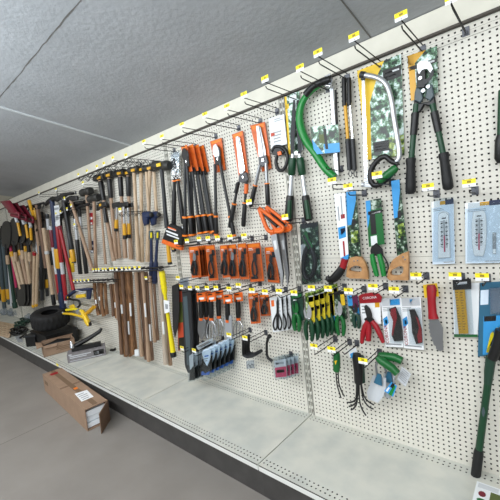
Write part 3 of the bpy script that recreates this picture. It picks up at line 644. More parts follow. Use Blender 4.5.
def corona(lab, q, tool):
    t = Thing('folding_saw_pack', lab, 'saw', W(*inq(q,.5,0),1.4), 'white and blue boxed folding saws')
    card(t, 'backing_card', q, 1.2, ['white','sky','navy','grey','lgrey','red'], [(sub(q,.05,.0,.95,.16),4),(sub(q,.45,.03,.95,.15),1)]+lines(q,.06,.18,.5,.28,3,3)+[([inq(q,.02,.42),inq(q,.25,.36),inq(q,.3,.5),inq(q,.05,.62)],1),(sub(q,.12,.44,.22,.52),2),(sub(q,.05,.93,.9,.96),3)], .3)
    m = MB(); PL(m, tool[0], 2.0, .6, .15); b = t.part('folding_saw', m, 'black')
    m = MB(); PL(m, tool[1], 2.1, .15, .04); t.part('grip_inlay', m, 'red', b)
    words('CORONA', inq(q,.23,.93), inq(q,.19,.55), 1.23, 3.2, 'logo', 'red', t)
    m = MB(); PL(m, sub(q,.28,.2,.98,.92), 2.3, .04, .0); t.part('blister', m, 'clear')
corona('folding saw in white and blue card, next to the red handled pruner', [(380.5,299),(400.5,297),(403.5,347.5),(385.5,346.5)], ([(388.5,309),(395,307),(400,318),(402,332),(402.5,341),(394,341.5),(391.5,336),(393,322)], [(391,309),(395.5,308),(397,318),(394,330),(393,336),(391.5,335),(393,321),(390,314)]))
corona('folding saw in white and blue card, next to the red serrated weeder', [(400.5,298.5),(420.5,297),(424,350),(404,348)], ([(409,310),(414,309.5),(418,318),(421.5,330),(422,343),(416,344.5),(412,333),(411,320)], [(415.5,316),(418,318.5),(421.5,330),(422,342),(418.5,343.5),(417,336),(419,328)]))
# small carded pruners
def pruner(lab, a, b, d, cq, cm, prints, hm, head='silver', grp=None, hw=4.0):
    t = Thing('pruner', lab, 'pruner', W(*a, d), grp)
    if cq: card(t, 'backing_card', cq, d-.5, cm, prints)
    f = Fr(a, b, d); w = rad(a, d, hw)
    m = MB(); m.prism(f.many(spline([(-.02,1.0),(.06,.9),(.08,.72),(.02,.58),(-.05,.6),(-.06,.75)],3)), .16, .03); t.part('cutting_blade', m, head)
    m = MB(); m.prism(f.many(spline([(-.13,.9),(-.1,.75),(-.05,.62),(.04,.56),(-.02,.52),(-.12,.6),(-.17,.75)],3), -.1), .18, .03); t.part('hook_blade', m, head)
    m = MB(); m.disc(f(0,.58,.25), .28, .4); t.part('pivot_bolt', m, 'chrome')
    for s_ in (-1, 1):
        m = MB(); m.tube([f(s_*.03,.58), f(s_*.09,.46), f(s_*.11,.28), f(s_*.085,.1), f(s_*.07,0)], [w*.8,w*1.05,w*1.1,w,w*.65], 8); t.part('handle', m, hm)
    return t
q = [(329,292),(344,291),(347,319),(332,321)]
pruner('small green handled bypass pruner alone on leaf printed card', (339,301), (341,335.5), 2.0, q, ['leafd','sky','yellow','black'], [(sub(q,0,.05,.2,1),1),(sub(q,.72,.1,.98,.5),2),(sub(q,.2,0,1,.12),3)], 'green')
q = [(347,295.5),(357.5,295),(360,320),(350.5,322)]
pruner('small dark pruner on blue and purple card left of the red pruner', (355,303), (357,328), 2.0, q, ['sky','purple','leafd'], [(sub(q,.45,0,1,.5),1),(sub(q,.0,.4,.45,1),2)], 'forest', 'iron')
# row of yellow labelled pruners on one hook, front one first
for k in range(6):
    dx, dy = 5.6*k*(1-.03*k), -1.6*k; dd = 6.0-1.0*k
    q = [(305+dx,293+dy),(313.5+dx,291.5+dy),(315+dx,322+dy),(307+dx,324+dy)]
    lab = ['frontmost yellow labelled pruner of the hanging row, silver head showing', 'second yellow labelled pruner from the front of the row', 'third yellow labelled pruner from the front of the row', 'fourth yellow labelled pruner from the front of the row', 'fifth yellow labelled pruner from the front of the row', 'rearmost yellow labelled pruner of the hanging row'][k]
    pruner(lab, (308.5+dx,304+dy), (309.5+dx,340.5+dy), dd, q, ['leafy','mustard','purple','black','lgrey'], [(sub(q,.35,.15,1,1),1),(sub(q,.4,.12,.95,.32),4),(sub(q,.1,.5,.95,.62),3)]+([(sub(q,0,0,.4,1),0)]), 'dgreen', 'silver' if k == 0 else 'iron', 'yellow labelled pruners on one hook', 4.2)
# green pruner on green card
q = [(290.5,294),(302,292),(304,320),(292.5,325)]
pruner('green ratchet pruner on dark green card left of the yellow labelled row', (296,301), (297,331), 3.0, q, ['forest','green','paper'], [(sub(q,.1,.02,.9,.16),1),(sub(q,.2,.2,.5,.24),2)], 'green', 'green', None, 4.4)
# scissors on white cards
for k in range(3):
    dd = 4.5-1.2*k; dx = 6.0*k*.75; dy = -.8*k
    q = [(269.5+dx,298+dy),(281+dx,296+dy),(283.5+dx,331+dy),(273+dx,332+dy)]
    t = Thing('garden_scissors', ['frontmost black looped scissors on white card','middle black looped scissors on white card','rearmost black looped scissors on white card'][k], 'scissors', W(*inq(q,.5,0),dd), 'scissors on white cards')
    card(t, 'backing_card', q, dd-.3, ['paper','orange','lgrey'], [(sub(q,.1,.08,.35,.26),1)]+lines(q,.55,.1,.95,.5,4,2))
    for s_ in (-1, 1):
        cx, cy = 277.5+dx, 312+dy
        m = MB(); PL(m, [(cx+s_*.3,297+dy),(cx-s_*1.3,302+dy),(cx-s_*.8,cy+2),(cx+s_*1.2,cy+1)], dd+.05*s_, .08); t.part('blade', m, 'iron')
        m = MB(); T(m, spline([(cx+s_*.3,cy+1),(cx+s_*3.2,cy+7),(cx+s_*4.2,cy+13),(cx+s_*2.6,cy+18),(cx+s_*.6,cy+15),(cx+s_*.6,cy+8),(cx+s_*.2,cy+2)],3), dd+.1, 1.7, 6); t.part('finger_loop', m, 'black')
# cultivator, rakes and trowels low on the right board
def tines(t, pts_list, d, w, parent=None, mt='black'):
    for pts in pts_list:
        m = MB(); T(m, spline(pts,3), d, w, 6); t.part('tine', m, mt, parent)
t = Thing('hand_cultivator', 'slim green handled hand cultivator with two thin black prongs', 'cultivator', W(337,352,3))
m = MB(); T(m, [(336.5,352.5),(336.8,356),(336.7,366),(336.5,371)], 3, [6,7,7.4,6.4], 10); m.m(1); PL(m, [(334.5,361),(337,360.5),(335.5,365)], 4.0, .1); t.part('handle', m, ['green','yellow'])
tines(t, [[(335.8,370),(337,384),(339.5,393),(341,398)], [(338,370),(338.8,383),(341.5,391),(344.5,396.5)]], 3, 1.5)
t = Thing('hand_cultivator', 'dark green handled claw rake bundle with splayed black prongs', 'cultivator', W(358,352,3))
m = MB(); T(m, [(357,354),(357,358),(358.5,370),(358.5,383)], 3.4, [8,9.5,9.5,8], 10); t.part('handle', m, 'black')
m = MB(); T(m, [(361,356),(362,382)], 2.4, [6,6.4], 8); t.part('rear_handle', m, 'forest')
tines(t, [[(356.6,383),(356,398),(352,402),(347,402.5)], [(357.5,383),(357,400),(353,405),(349,406.5)], [(359,383),(359.5,400),(362,409),(366,415.5)], [(360.5,383),(363,398),(368,406),(373.5,409)], [(358,383),(357,402),(354,408),(351,410)], [(361,382),(364,396),(369,402),(374,405)]], 3.2, 1.6)
card(t, 'tag_card', [(348,350),(356,347.5),(357,353),(349.5,358)], 2.2, ['paper','sky'], [([(350,354),(354,352),(355,357),(351,358.5)],1)])
def trowel(lab, h, sc, neck, d):
    t = Thing('trowel', lab, 'trowel', W(*h[0], d), 'green handled trowels')
    m = MB(); T(m, h, d, [5.6]+[8.4]*(len(h)-2)+[7.6], 10); t.part('handle', m, 'green')
    m = MB(); T(m, neck, [d]*len(neck), 2.4, 6); t.part('neck', m, 'blade')
    # scoop: curved sheet
    m = MB(); n = 8; vs = []; rows = []
    for a, b in sc:
        rows.append([W(a[0]+(b[0]-a[0])*i/n, a[1]+(b[1]-a[1])*i/n, d-.5+1.0*(1-math.sin(math.pi*i/n))) for i in range(n+1)])
    P = [p for r_ in rows for p in r_]; Q = [p+YF*-.08*IN for p in P]; k = len(P); fs = []
    for i in range(len(rows)-1):
        for j in range(n):
            a_ = i*(n+1)+j; fs.append((a_, a_+1, a_+n+2, a_+n+1)); fs.append((k+a_, k+a_+n+1, k+a_+n+2, k+a_+1))
    m.add(P+Q, fs, True); m.m(0); s_ = t.part('scoop', m, 'lgrey')
    m = MB(); r1, r2 = sc[0], sc[1]; T(m, [((r1[0][0]+r1[1][0])/2, r1[0][1]-1), ((r2[0][0]+r2[1][0])/2, r2[0][1])], d+.3, [4,9], 8, .3); t.part('socket', m, 'teal')
    return t
t = trowel('front green handled trowel with grey scoop, hanging from low hook', [(377,357),(381,360.5),(392,368),(397.5,373.5)], [((373,375),(386,378)),((370,384),(386,388)),((367,392),(383,397)),((368,399),(378,403))], [(378,358),(376,366),(377,376)], 4)
t2 = trowel('rear green handled trowel hanging behind the grey scooped one', [(379,355),(383,356),(395,357.5),(402,361)], [((384,373),(395,375)),((383,382),(394,386)),((383,391),(392,395)),((385,397),(390,399))], [(381,356),(384,366),(387,374)], 2)
q = [(402,366.5),(411,374),(405.5,387),(397,379)]
card(t2, 'tag_card', q, 3.0, ['lgrey','grey','black'], lines(q,.15,.1,.9,.9,6,1))
q = [(384,391),(391.5,382),(397,386),(393,397)]
card(t, 'tag_card', q, 4.5, ['sky','bgreen','black','paper'], [(sub(q,.0,.5,.9,.85),1),(sub(q,.6,.2,1,.6),2),(sub(q,.1,.1,.5,.3),3)])
# ------------------------------------------------------------------ middle of the wall: orange carded loppers, shears, pruners, hand tools
def orange_card(t, q, d, prints=(), label=None):
    return card(t, 'backing_card', q, d, ['dorange','black','paper','ring'], list(prints)+[(sub(q,.1,.02,.9,.1),3)], .08)
def long_tool(t, d, handles, w, gripw, rings, gripf=.62, mats=('black','grip','ring')):
    for a, b in handles:
        g = lambda f: (a[0]+(b[0]-a[0])*f, a[1]+(b[1]-a[1])*f)
        m = MB(); T(m, [g(0), g(gripf+.05)], d, [w, w], 8); hp = t.part('handle', m, mats[0])
        m = MB(); T(m, [g(gripf),g(gripf+.03),g(.96),g(1)], d, [gripw*.9,gripw,gripw*1.05,gripw*.8], 8); t.part('grip', m, mats[1], hp)
        for f in rings:
            m = MB(); T(m, [g(f),g(f+.025)], d, gripw*1.18, 8); t.part('ring', m, mats[2], hp)
# long bladed shears on orange card
t = Thing('hedge_shears', 'long bladed shears on orange card, immediately left of the white carded tool', 'shears', W(257,123,1.5), 'shears on orange cards')
q = [(250,125.5),(264.8,121.8),(271.5,168),(262,172)]; orange_card(t, q, .8)
m = MB(); PL(m, [(256,126),(258.5,125.5),(262.5,150),(263.5,160),(259,159)], 1.5, .15, .03); t.part('blade', m, 'silver')
m = MB(); PL(m, [(259,126),(260.5,127),(265.5,150),(266,158),(262,159)], 1.3, .15, .03); t.part('blade', m, 'blade')
m = MB(); PL(m, [(258,157),(266,155),(268,163),(262,167),(259,166)], 1.8, .5, .1); m.m(1); m.disc(W(262.5,160,2.0), .4, .3); t.part('pivot_plate', m, ['steel','chrome'])
long_tool(t, 1.8, [((260,165),(250.5,206.5)),((266,163),(268,205))], 3.6, 4.8, [.48], .5, ('blade','black','ring'))
# hedge shears second
t = Thing('hedge_shears', 'hedge shears on orange card with orange topped right grip, above the first snips', 'shears', W(237,133,1.5), 'shears on orange cards')
q = [(232,134.5),(242.8,130.5),(248,173),(239,177.5)]; orange_card(t, q, .8)
m = MB(); PL(m, [(235.5,137),(238,136),(243.5,172),(241,175),(239,172)], 1.5, .15, .03); t.part('blade', m, 'silver')
m = MB(); PL(m, [(238.5,137),(239.5,137),(245,170),(243.5,174)], 1.3, .15, .03); t.part('blade', m, 'chrome')
m = MB(); PL(m, [(239,174),(246,172),(248,180),(243,183),(238,182)], 1.8, .5, .1); m.m(1); m.disc(W(242.8,177,2.0), .35, .3); t.part('pivot_plate', m, ['steel','chrome'])
long_tool(t, 1.8, [((238.5,182),(229.8,227.5)),((246.5,181),(243.3,226.5))], 3.0, 4.8, [.47], .5, ('char','black','ring'))
m = MB(); T(m, [(246.6,184),(246,193.5)], 1.9, 4.6, 8); t.part('orange_sleeve', m, 'orange'); m = MB(); T(m, [(238,183),(235.8,193)], 1.9, 4.4, 8); t.part('black_sleeve', m, 'black')
# single bypass lopper
def lopper_head(t, x, y, d, s=1.0, c='silver'):
    m = MB(); PL(m, spline([(x-4.5*s,y-17*s),(x-2*s,y-19*s),(x+.5*s,y-15*s),(x+1.5*s,y-8*s),(x,y-3*s),(x-3*s,y-6*s),(x-5*s,y-11*s),(x-4.5*s,y-17*s)],3)[:-1], d, .15, .03); t.part('cutting_blade', m, c)
    m = MB(); PL(m, spline([(x+1*s,y-17*s),(x+2.6*s,y-12*s),(x+2.2*s,y-5*s),(x-.5*s,y-4*s),(x+.8*s,y-10*s),(x+1*s,y-17*s)],3)[:-1], d-.1, .16); t.part('hook_blade', m, 'steel')
    m = MB(); PL(m, [(x-3*s,y-6*s),(x+2.5*s,y-7*s),(x+3.5*s,y+1),(x-2.5*s,y+2)], d+.1, .35, .08); m.m(1); m.disc(W(x-.2,y-4*s,d+.2), .4, .25); t.part('pivot_plate', m, ['iron','chrome'])
t = Thing('lopper', 'single bypass lopper with long black handles on orange card right of the stack', 'lopper', W(216,138,1.5))
q = [(210,141.5),(221.5,137.8),(225.5,169.5),(216.5,173)]; orange_card(t, q, .8)
lopper_head(t, 217.5, 163, 1.7)
long_tool(t, 1.7, [((215,164),(216.3,235.5)),((220,163),(234.2,236.5))], 3.3, 4.4, [.72,.975], .68, ('char','black','ring'))
# fanned stack of four
for k in range(4):
    d = 5.2-1.35*k; ox, oy = [0,6,11.5,16.5][k], [0,-.6,-.4,.4][k]
    t = Thing('lopper', ['frontmost lopper of the orange carded stack, its black head showing','second lopper from the front of the orange carded stack','third lopper from the front of the orange carded stack','rearmost lopper of the orange carded stack'][k], 'lopper', W(184+ox,146+oy,d), 'orange carded loppers on one hook')
    q = [(181+ox,147+oy),(187+ox,144.5+oy),(192.5+ox,171+oy),(186+ox,173+oy)]; orange_card(t, q, d-.6)
    if k == 0: lopper_head(t, 186, 165, d+.1, .9, 'iron')
    else:
        m = MB(); PL(m, [(184+ox,168),(188+ox,167),(190+ox,174),(186+ox,175)], d, .4, .08); t.part('head', m, 'black')
    if k == 0: hs = [((185,166),(185.5,237)),((187,166),(192,236.5))]
    elif k == 1: hs = [((190.5,168),(193.8,236)),((192,168),(200.5,234.5))]
    elif k == 2: hs = [((196,168),(205,234)),((197,168),(207,233.5))]
    else: hs = [((201,168),(212.5,234)),((203,168),(213.5,233))]
    long_tool(t, d, hs, 3.1, 5.6, [.71,.965], .7, ('char','black','ring'))
# silver headed lopper beside the sledge hammer
t = Thing('lopper', 'lopper with broad silver head in clear sleeve, beside the black sledge hammer', 'lopper', W(175,153,2))
m = MB(); PL(m, spline([(171,155),(175,152),(179,153),(178.5,165),(178,174),(173,176),(171.5,166),(171,155)],3)[:-1], 2.4, .25, .05); t.part('head', m, 'chrome')
m = MB(); PL(m, [(172,160),(174,158),(177,172),(175,176)], 2.6, .2); m.m(1); m.disc(W(175.5,170,2.75), .45, .2); t.part('hook_blade', m, ['steel','chrome'])
long_tool(t, 2.3, [((174.5,175),(173.8,228)),((177,175),(183.5,224))], 3.6, 4.6, [.1], .3, ('black','black','ring'))
m = MB(); PL(m, [(170,152),(180,150),(181,178),(171,180)], 2.9, .04); t.part('sleeve', m, 'clear')
# axe sheath with yellow handled axe inside
t = Thing('axe', 'yellow handled axe upside down in a black sheath with orange band', 'axe', W(171,224,4))
q = [(167.5,224.5),(178.5,227.5),(181,249),(161.5,241)]
m = MB(); PL(m, [(166.5,226),(170,223.5),(178,227),(182,231),(181,246.5),(162,239.5)], 4.2, 1.2, .25); t.part('sheath', m, 'black')
m = MB(); PL(m, [(162,239),(181,246),(180.8,250.5),(172,247.5),(161,243.2)], 4.3, 1.4, .2); t.part('band', m, 'orange')
m = MB(); m.m(0); 
for a in ([(166,230),(178,234.5),(177.6,236.3),(166,231.6)], [(166.5,233.5),(179,238),(178.8,239.4),(167,235)], [(168,227.3),(176,230),(175.8,231.2),(168,228.5)]): PL(m, a, 4.25, .05)
t.part('lettering', m, 'paper')
m = MB(); PL(m, [(168,226.5),(176,229.4),(175.6,230.6),(167.6,227.7)], 4.27, .05); t.part('stripe', m, 'orange')
m = MB(); T(m, [(168,243),(168.8,254),(169.8,263)], 3.6, [4.2,4.2,4.6], 8); m.m(1); T(m, [(169.7,262),(170,264.5)], 3.6, 4.6, 8); t.part('handle', m, ['amber','black'])
t = Thing('hatchet', 'short yellow handled hatchet behind the black sheath', 'hatchet', W(174,228,2))
m = MB(); T(m, [(172,243),(173,248),(174,250)], 2, 4.2, 8); m.m(1); T(m, [(173.6,249.5),(174.2,251.5)], 2, 4.4, 8); t.part('handle', m, ['amber','black'])
m = MB(); PL(m, [(176,227),(182,226),(184,234),(178,236)], 2, .4, .1); t.part('head', m, 'silver')
# black sledge hammer
t = Thing('sledge_hammer', 'black sledge hammer with yellow marked head beside the silver headed lopper', 'hammer', W(162,165,3))
def barrel(m, a, b, r, n=12): m.lathe(a, b, [(0,r*.72),(.06,r*.95),(.15,r),(.3,r),(.36,r*.88),(.64,r*.88),(.7,r),(.85,r),(.94,r*.95),(1,r*.72)], n)
m = MB(); barrel(m, W(154,165.5,3), W(170,165.5,3), rad((162,165),3,10)); h = t.part('head', m, 'castiron')
m = MB(); PL(m, [(156,164),(160,162.7),(160.5,166),(156.5,167)], 5.0, .2); t.part('label', m, 'yellow', h)
m = MB(); T(m, [(161.5,168),(163.5,190),(165.3,212),(167,228)], 3, [4.4,4,4.2,5], 8); t.part('handle', m, 'char')
# orange and silver folding saws
for k, (o, d, lab) in enumerate((((-4,0),4.0,'front silver folding saw hanging by orange loop grip'),((3.5,-1),2.6,'rear silver folding saw hanging behind the orange looped one'))):
    t = Thing('folding_saw', lab, 'saw', W(266+o[0],208,d))
    m = MB(); T(m, spline([(263+o[0],208+o[1]),(270+o[0],213+o[1]),(281+o[0],222+o[1]),(287+o[0],227+o[1]),(286+o[0],231+o[1]),(279+o[0],232+o[1])],4), d, 3.6, 8); hp = t.part('loop_grip', m, 'orange')
    m = MB(); T(m, spline([(263+o[0],208+o[1]),(267+o[0],219+o[1]),(272+o[0],230+o[1]),(278+o[0],232+o[1])],4), d, 4.4, 8); t.part('loop_side', m, 'orange', hp)
    m = MB(); T(m, spline([(268+o[0],214+o[1]),(275+o[0],221+o[1]),(281+o[0],226+o[1])],3), d-.3, 3.2, 8); t.part('inner_grip', m, 'black', hp)
    m = MB(); PL(m, [(272+o[0],231+o[1]),(284+o[0],227+o[1]),(286+o[0],232+o[1]),(274+o[0],235.5+o[1])], d+.2, .9, .2); t.part('collar', m, 'orange', hp)
    e = (282,288) if k == 0 else (287.5,288)
    m = MB(); PL(m, [(274+o[0],234),(280+o[0],232.5),(e[0]+1,e[1]-14),(e[0],e[1]),(e[0]-1.5,e[1]-10)], d, .12, .02); b = t.part('blade', m, 'silver')
    m = MB(); PL(m, [(280+o[0],232.5),(282.5+o[0],232),(e[0]+2,e[1]-14),(e[0],e[1])], d-.02, .16); t.part('tooth_edge', m, 'iron', b)
    m = MB(); PL(m, [(277+o[0],241),(280+o[0],240),(281+o[0],249),(279+o[0],250)], d+.03, .03); t.part('label', m, 'paper', b)
# orange blister cards of pruners and snips
def snip(t, x, y0, y1, d, kind):
    h = y1-y0; Y = lambda f: y0+h*f
    if kind == 'loop':
        m = MB(); T(m, spline([(x-.5,Y(.35)),(x-1.8,Y(.55)),(x-1,Y(.85)),(x+1.5,Y(.95)),(x+3,Y(.8)),(x+2,Y(.55)),(x+.8,Y(.35))],3), d, 1.8, 6); t.part('loop_handle', m, 'black')
        m = MB(); PL(m, [(x-1.6,Y(.1)),(x+1,Y(.06)),(x+2,Y(.35)),(x-1,Y(.38))], d, .3, .06); t.part('blade', m, 'iron')
    else:
        m = MB(); PL(m, [(x-1,Y(.0)),(x+1.2,Y(.08)),(x+1.6,Y(.3)),(x,Y(.42)),(x-1.6,Y(.28))], d, .14, .03); t.part('blade', m, 'silver' if kind == 'silver' else 'iron')
        m = MB(); m.disc(W(x,Y(.42),d+.2), .35, .3); t.part('pivot_bolt', m, 'chrome')
        for s_ in (-1, 1):
            m = MB(); T(m, [(x+s_*.4,Y(.38)),(x+s_*1.7,Y(.6)),(x+s_*2.1,Y(.8)),(x+s_*1.6,Y(1))], d, [2.6,3,3,2.2], 8); t.part('handle', m, 'black')
def blister(lab, q, d, tool, grp='orange blister cards'):
    t = Thing('pruner_card', lab, 'pruner', W(*inq(q,.5,0),d), grp)
    orange_card(t, q, d, [(sub(q,.08,.86,.6,.93),1),(sub(q,.62,.14,.94,.3),1)]+lines(q,.1,.12,.5,.2,2,2))
    if tool:
        x, y0 = inq(q,.5,.2); _, y1 = inq(q,.5,.9); snip(t, x, y0, y1, d+.6, tool)
    m = MB(); PL(m, sub(q,.12,.15,.88,.94), d+1.0, .04); t.part('bubble', m, 'clear')
blister('orange card with silver bypass pruner, leftmost of the orange card row', [(188.5,247),(198.5,246),(201.5,277),(192,278)], 5.0, 'silver')
for k in range(3): blister(['orange card first behind the leftmost silver pruner card','orange card second behind the leftmost silver pruner card','orange card third behind the leftmost silver pruner card'][k], [(196+2.6*k,246.2-.3*k),(201.5+2.6*k,245.6-.3*k),(204.5+2.6*k,277-.4*k),(199+2.6*k,277.5-.4*k)], 3.6-1.0*k, None)
blister('orange card with black looped hand tool, left of the doubled pruner cards', [(205,245.5),(214.5,244.8),(218.5,280),(209,281)], 3.4, 'loop')
blister('orange card with dark snips, left card of the pair below the lopper grips', [(219.8,245.5),(227,244.8),(230.5,277),(223,278)], 4.4, 'dark')
blister('orange card with silver bypass pruner, right card of the pair below the lopper grips', [(227,245),(236,244),(239.5,278.5),(230.5,279)], 3.6, 'silver')
blister('orange card with small dark snips, just left of the large curved pruner card', [(237.3,244),(246,243),(249.5,279),(240.5,279.5)], 3.2, 'dark')
blister('orange card with large curved black pruner, beside the folding saw blades', [(246.5,244),(260,242.5),(264,281),(250.5,282)], 2.6, 'loop')
blister('dark orange card with black gripped pruner, behind the folding saw blades', [(264.5,247.5),(275,246.5),(279.5,283),(268,282)], 1.0, 'dark')
blister('low orange card with black snips, above the angle brackets', [(248,293.5),(258,292.8),(260.8,323),(251,324)], 3.0, 'dark')
blister('low orange card with tiny snips, right of the other low card', [(259,295),(268.5,294.5),(271,315.5),(261,316)], 1.6, 'dark')
# orange headed hand tools, row below
def handtool(lab, x, d, kind, y0=291):
    t = Thing('hand_tool', lab, 'garden tool', W(x,y0,d), 'orange headed hand tools')
    q = [(x-4.5,y0+1),(x+4.5,y0),(x+5,y0+9),(x-4,y0+10)]
    card(t, 'header_card', q, d+.6, ['orange','paper','black'], [(sub(q,.25,.55,.8,.8),1),(sub(q,.1,.15,.6,.3),2)])
    m = MB(); T(m, [(x-.3,y0+7),(x,y0+12),(x+.3,y0+22),(x+.3,y0+26)], d, [4.5,5.4,5.6,4.6], 8); m.m(1); T(m, [(x+.3,y0+25.5),(x+.4,y0+28)], d, 4.9, 8); t.part('handle', m, ['black','orange'])
    if kind == 'trowel':
        m = MB(); PL(m, spline([(x-3,y0+28),(x+3.5,y0+27.5),(x+4,y0+38),(x+2.5,y0+44),(x+.5,y0+48),(x-2,y0+44),(x-3.5,y0+38),(x-3,y0+28)],3)[:-1], d+.2, .3, .1); t.part('blade', m, 'blade')
    elif kind == 'rake':
        for e in (-4.5,-1.5,1.8,5):
            m = MB(); T(m, spline([(x,y0+27),(x+e*.8,y0+33),(x+e,y0+41),(x+e*.7,y0+46)],3), d, 1.4, 6); t.part('tine', m, 'chrome')
    else:
        m = MB(); PL(m, [(x-3.6,y0+22),(x+3.8,y0+21.5),(x+4.6,y0+44),(x-2.6,y0+45)], d+.3, .5, .12); t.part('scoop', m, 'grey')
handtool('orange headed hand trowel with dark pointed blade, leftmost of the row', 201, 6, 'trowel', 292)
handtool('orange headed hand trowel partly behind the leftmost one', 206, 4, 'trowel', 291)
handtool('orange headed hand rake with white header label and silver prongs', 211, 5.5, 'rake', 292)
handtool('orange headed hand rake behind the labelled one', 218.5, 3, 'rake', 290)
handtool('orange headed transplanter with flat grey scoop', 227.5, 4.2, 'scoop', 294)
handtool('orange headed hand rake right of the grey scoop', 238, 2, 'rake', 292)
# sheaths
def sheath(lab, pts, d, th, mt, face, extra=()):
    t = Thing('tool_sheath', lab, 'sheath', W(pts[0][0]+2, pts[0][1], d))
    m = MB(); PL(m, pts, d, th, .15); b = t.part('sheath_body', m, mt)
    for pp, mm in list(face)+list(extra):
        m = MB(); PL(m, pp, d+.06, .08); t.part('panel', m, mm, b)
    return t
sheath('long dark plastic sheath hanging nearest, left of the blue tool packets', [(181.5,290),(190,289),(192.5,340),(192.5,374),(187.5,373),(184.5,365)], 6.5, .8, 'char', [([(183,297),(187,296),(190,338),(190.5,366),(187,365)],'slate')])
sheath('second dark plastic sheath, right of the nearest one', [(190,290),(195,289.5),(198,330),(197,365),(193,366)], 4.5, .8, 'black', [([(191,298),(194,297),(196.5,340),(194,345)],'char')])
sheath('grey curved blade sheath hanging in front of the red and green one', [(171.5,286),(178,283),(179,310),(177.5,328),(174.5,338),(172.5,328),(172,306)], 5.5, .4, 'iron', [])
sheath('red and black machete sheath with olive middle band', [(176.5,284),(182.5,284),(184.5,349),(178,351)], 4.0, .6, 'brick', [([(177.3,302),(182.6,302),(183.4,322),(178,323)],'olive'),([(178.5,338),(184,337),(184.4,348.5),(178.3,350)],'black')], [([(177,285),(182,285),(182.2,291),(177.2,291)],'black')])
# blue tool packets fanned along one hook, and black packets to their left
for k in range(6):
    d = 7.6-1.15*k; ox, oy = 4.6*k, -2.2*k
    t = Thing('tool_packet', ['frontmost blue and black tool packet','second blue and black tool packet from the front','third blue and black tool packet from the front','fourth blue and black tool packet from the front','fifth blue and black tool packet from the front','rearmost blue and black tool packet'][k], 'packet', W(206+ox,350+oy,d), 'blue and black tool packets on one hook')
    q = [(202+ox,351+oy),(210.5+ox,349+oy),(211.5+ox,376+oy),(201+ox,378+oy)]
    m = MB(); PL(m, [(201.5+ox,352+oy),(206+ox,348.5+oy),(211+ox,350+oy),(210+ox,361+oy),(207+ox,366+oy),(204+ox,361+oy)], d, .05); m.m(1); PL(m, sub(q,.3,.2,.75,.25), d+.012, .012); m.m(2); PL(m, sub(q,.25,.3,.7,.34), d+.012, .012); PL(m, sub(q,.3,.38,.62,.42), d+.012, .012); t.part('header_card', m, ['ice','blue','grey'])
    m = MB(); PL(m, [(202.4+ox,357+oy),(204+ox,363+oy),(206.3+ox,367+oy),(209+ox,361+oy),(210.8+ox,356+oy),(210.2+ox,371+oy),(205+ox,374+oy),(202+ox,371+oy)], d+.15, .8, .2); t.part('tool_body', m, 'black')
    m = MB(); PL(m, [(201+ox,372+oy),(205+ox,370+oy),(209.5+ox,371+oy),(208.5+ox,375+oy),(201+ox,375.5+oy)], d+.05, .6, .15); t.part('tool_foot', m, 'blue')
    m = MB(); PL(m, [(200.5+ox,352+oy),(211.5+ox,349+oy),(211.5+ox,379+oy),(205+ox,381+oy),(200+ox,378+oy)], d+.25, .03); t.part('bag', m, 'clear')
for k in range(3):
    d = 8.4-1.5*k; ox = 4.2*k; oy = -1.6*k
    t = Thing('tool_packet', ['frontmost black packet left of the blue tool packets','middle black packet left of the blue tool packets','rear black packet left of the blue tool packets'][k], 'packet', W(191.5+ox,353+oy,d), 'black packets left of the blue ones')
    m = MB(); PL(m, [(189+ox,356+oy),(193+ox,353+oy),(193.5+ox,366+oy),(190+ox,370+oy)], d, .05); t.part('header_card', m, 'lgrey' if k < 2 else 'grey')
    m = MB(); PL(m, [(189.5+ox,364+oy),(193.5+ox,363+oy),(194+ox,380+oy),(189+ox,381+oy)], d-.1, .6, .15); t.part('tool_body', m, 'black')
    m = MB(); PL(m, [(188+ox,355+oy),(194.5+ox,353+oy),(195+ox,381+oy),(188+ox,382+oy)], d+.2, .03); t.part('bag', m, 'clear')
for k in range(2):
    t = Thing('blade_packet', ['upper clear packet of brown handled blades above the blue packets','lower clear packet of brown handled blades above the blue packets'][k], 'packet', W(204,343+3*k,6-k))
    q = [(196+3*k,346+2*k),(212+3*k,338+2*k),(213+3*k,342+2*k),(198+3*k,350+2*k)]
    card(t, 'backing_card', q, 6-k, ['lgrey','kraft','black'], [(sub(q,.1,.3,.8,.5),1),(sub(q,.2,.6,.9,.75),2)], .15); m = MB(); PL(m, q, 6.4-k, .03); t.part('bag', m, 'clear')
# black hooked weeders and the angle bracket
for k in range(4):
    d = 5.5-1.1*k; ox, oy = 1.8*k, -1.1*k
    t = Thing('hook_weeder', ['frontmost black hooked weeder of four','second black hooked weeder from the front','third black hooked weeder from the front','rearmost black hooked weeder of four'][k], 'weeder', W(243+ox,338+oy,d), 'black hooked weeders')
    m = MB(); T(m, [(243.5+ox,338+oy),(243+ox,350+oy),(243.5+ox,355.5+oy)], d, 3.0, 8); hp = t.part('shank', m, 'black')
    m = MB(); T(m, spline([(243.3+ox,355+oy),(247+ox,357+oy),(252+ox,356+oy),(256+ox,354+oy)],3), d, [2.8]*6+[3.6]*4, 8); t.part('hook_end', m, 'char', hp)
t = Thing('angle_bracket', 'single black angled bracket between the hooked weeders and pink packets', 'bracket', W(268,336,3))
m = MB(); T(m, [(269,336),(266.7,343),(266.8,354),(268,358),(272,361)], 3, [3.4,2.6,2.6,3,3.4], 8); t.part('bar', m, 'black')
m = MB(); m.disc(W(269,336.5,3.6), .6, .4); t.part('end_knob', m, 'black')
t = Thing('hardware_packet', 'tiny clear packet of steel clips under the hooked weeders', 'packet', W(250,362,1.5))
m = MB(); PL(m, [(246,361),(254,360),(254,368),(246.5,369)], 1.5, .04); t.part('bag', m, 'haze')
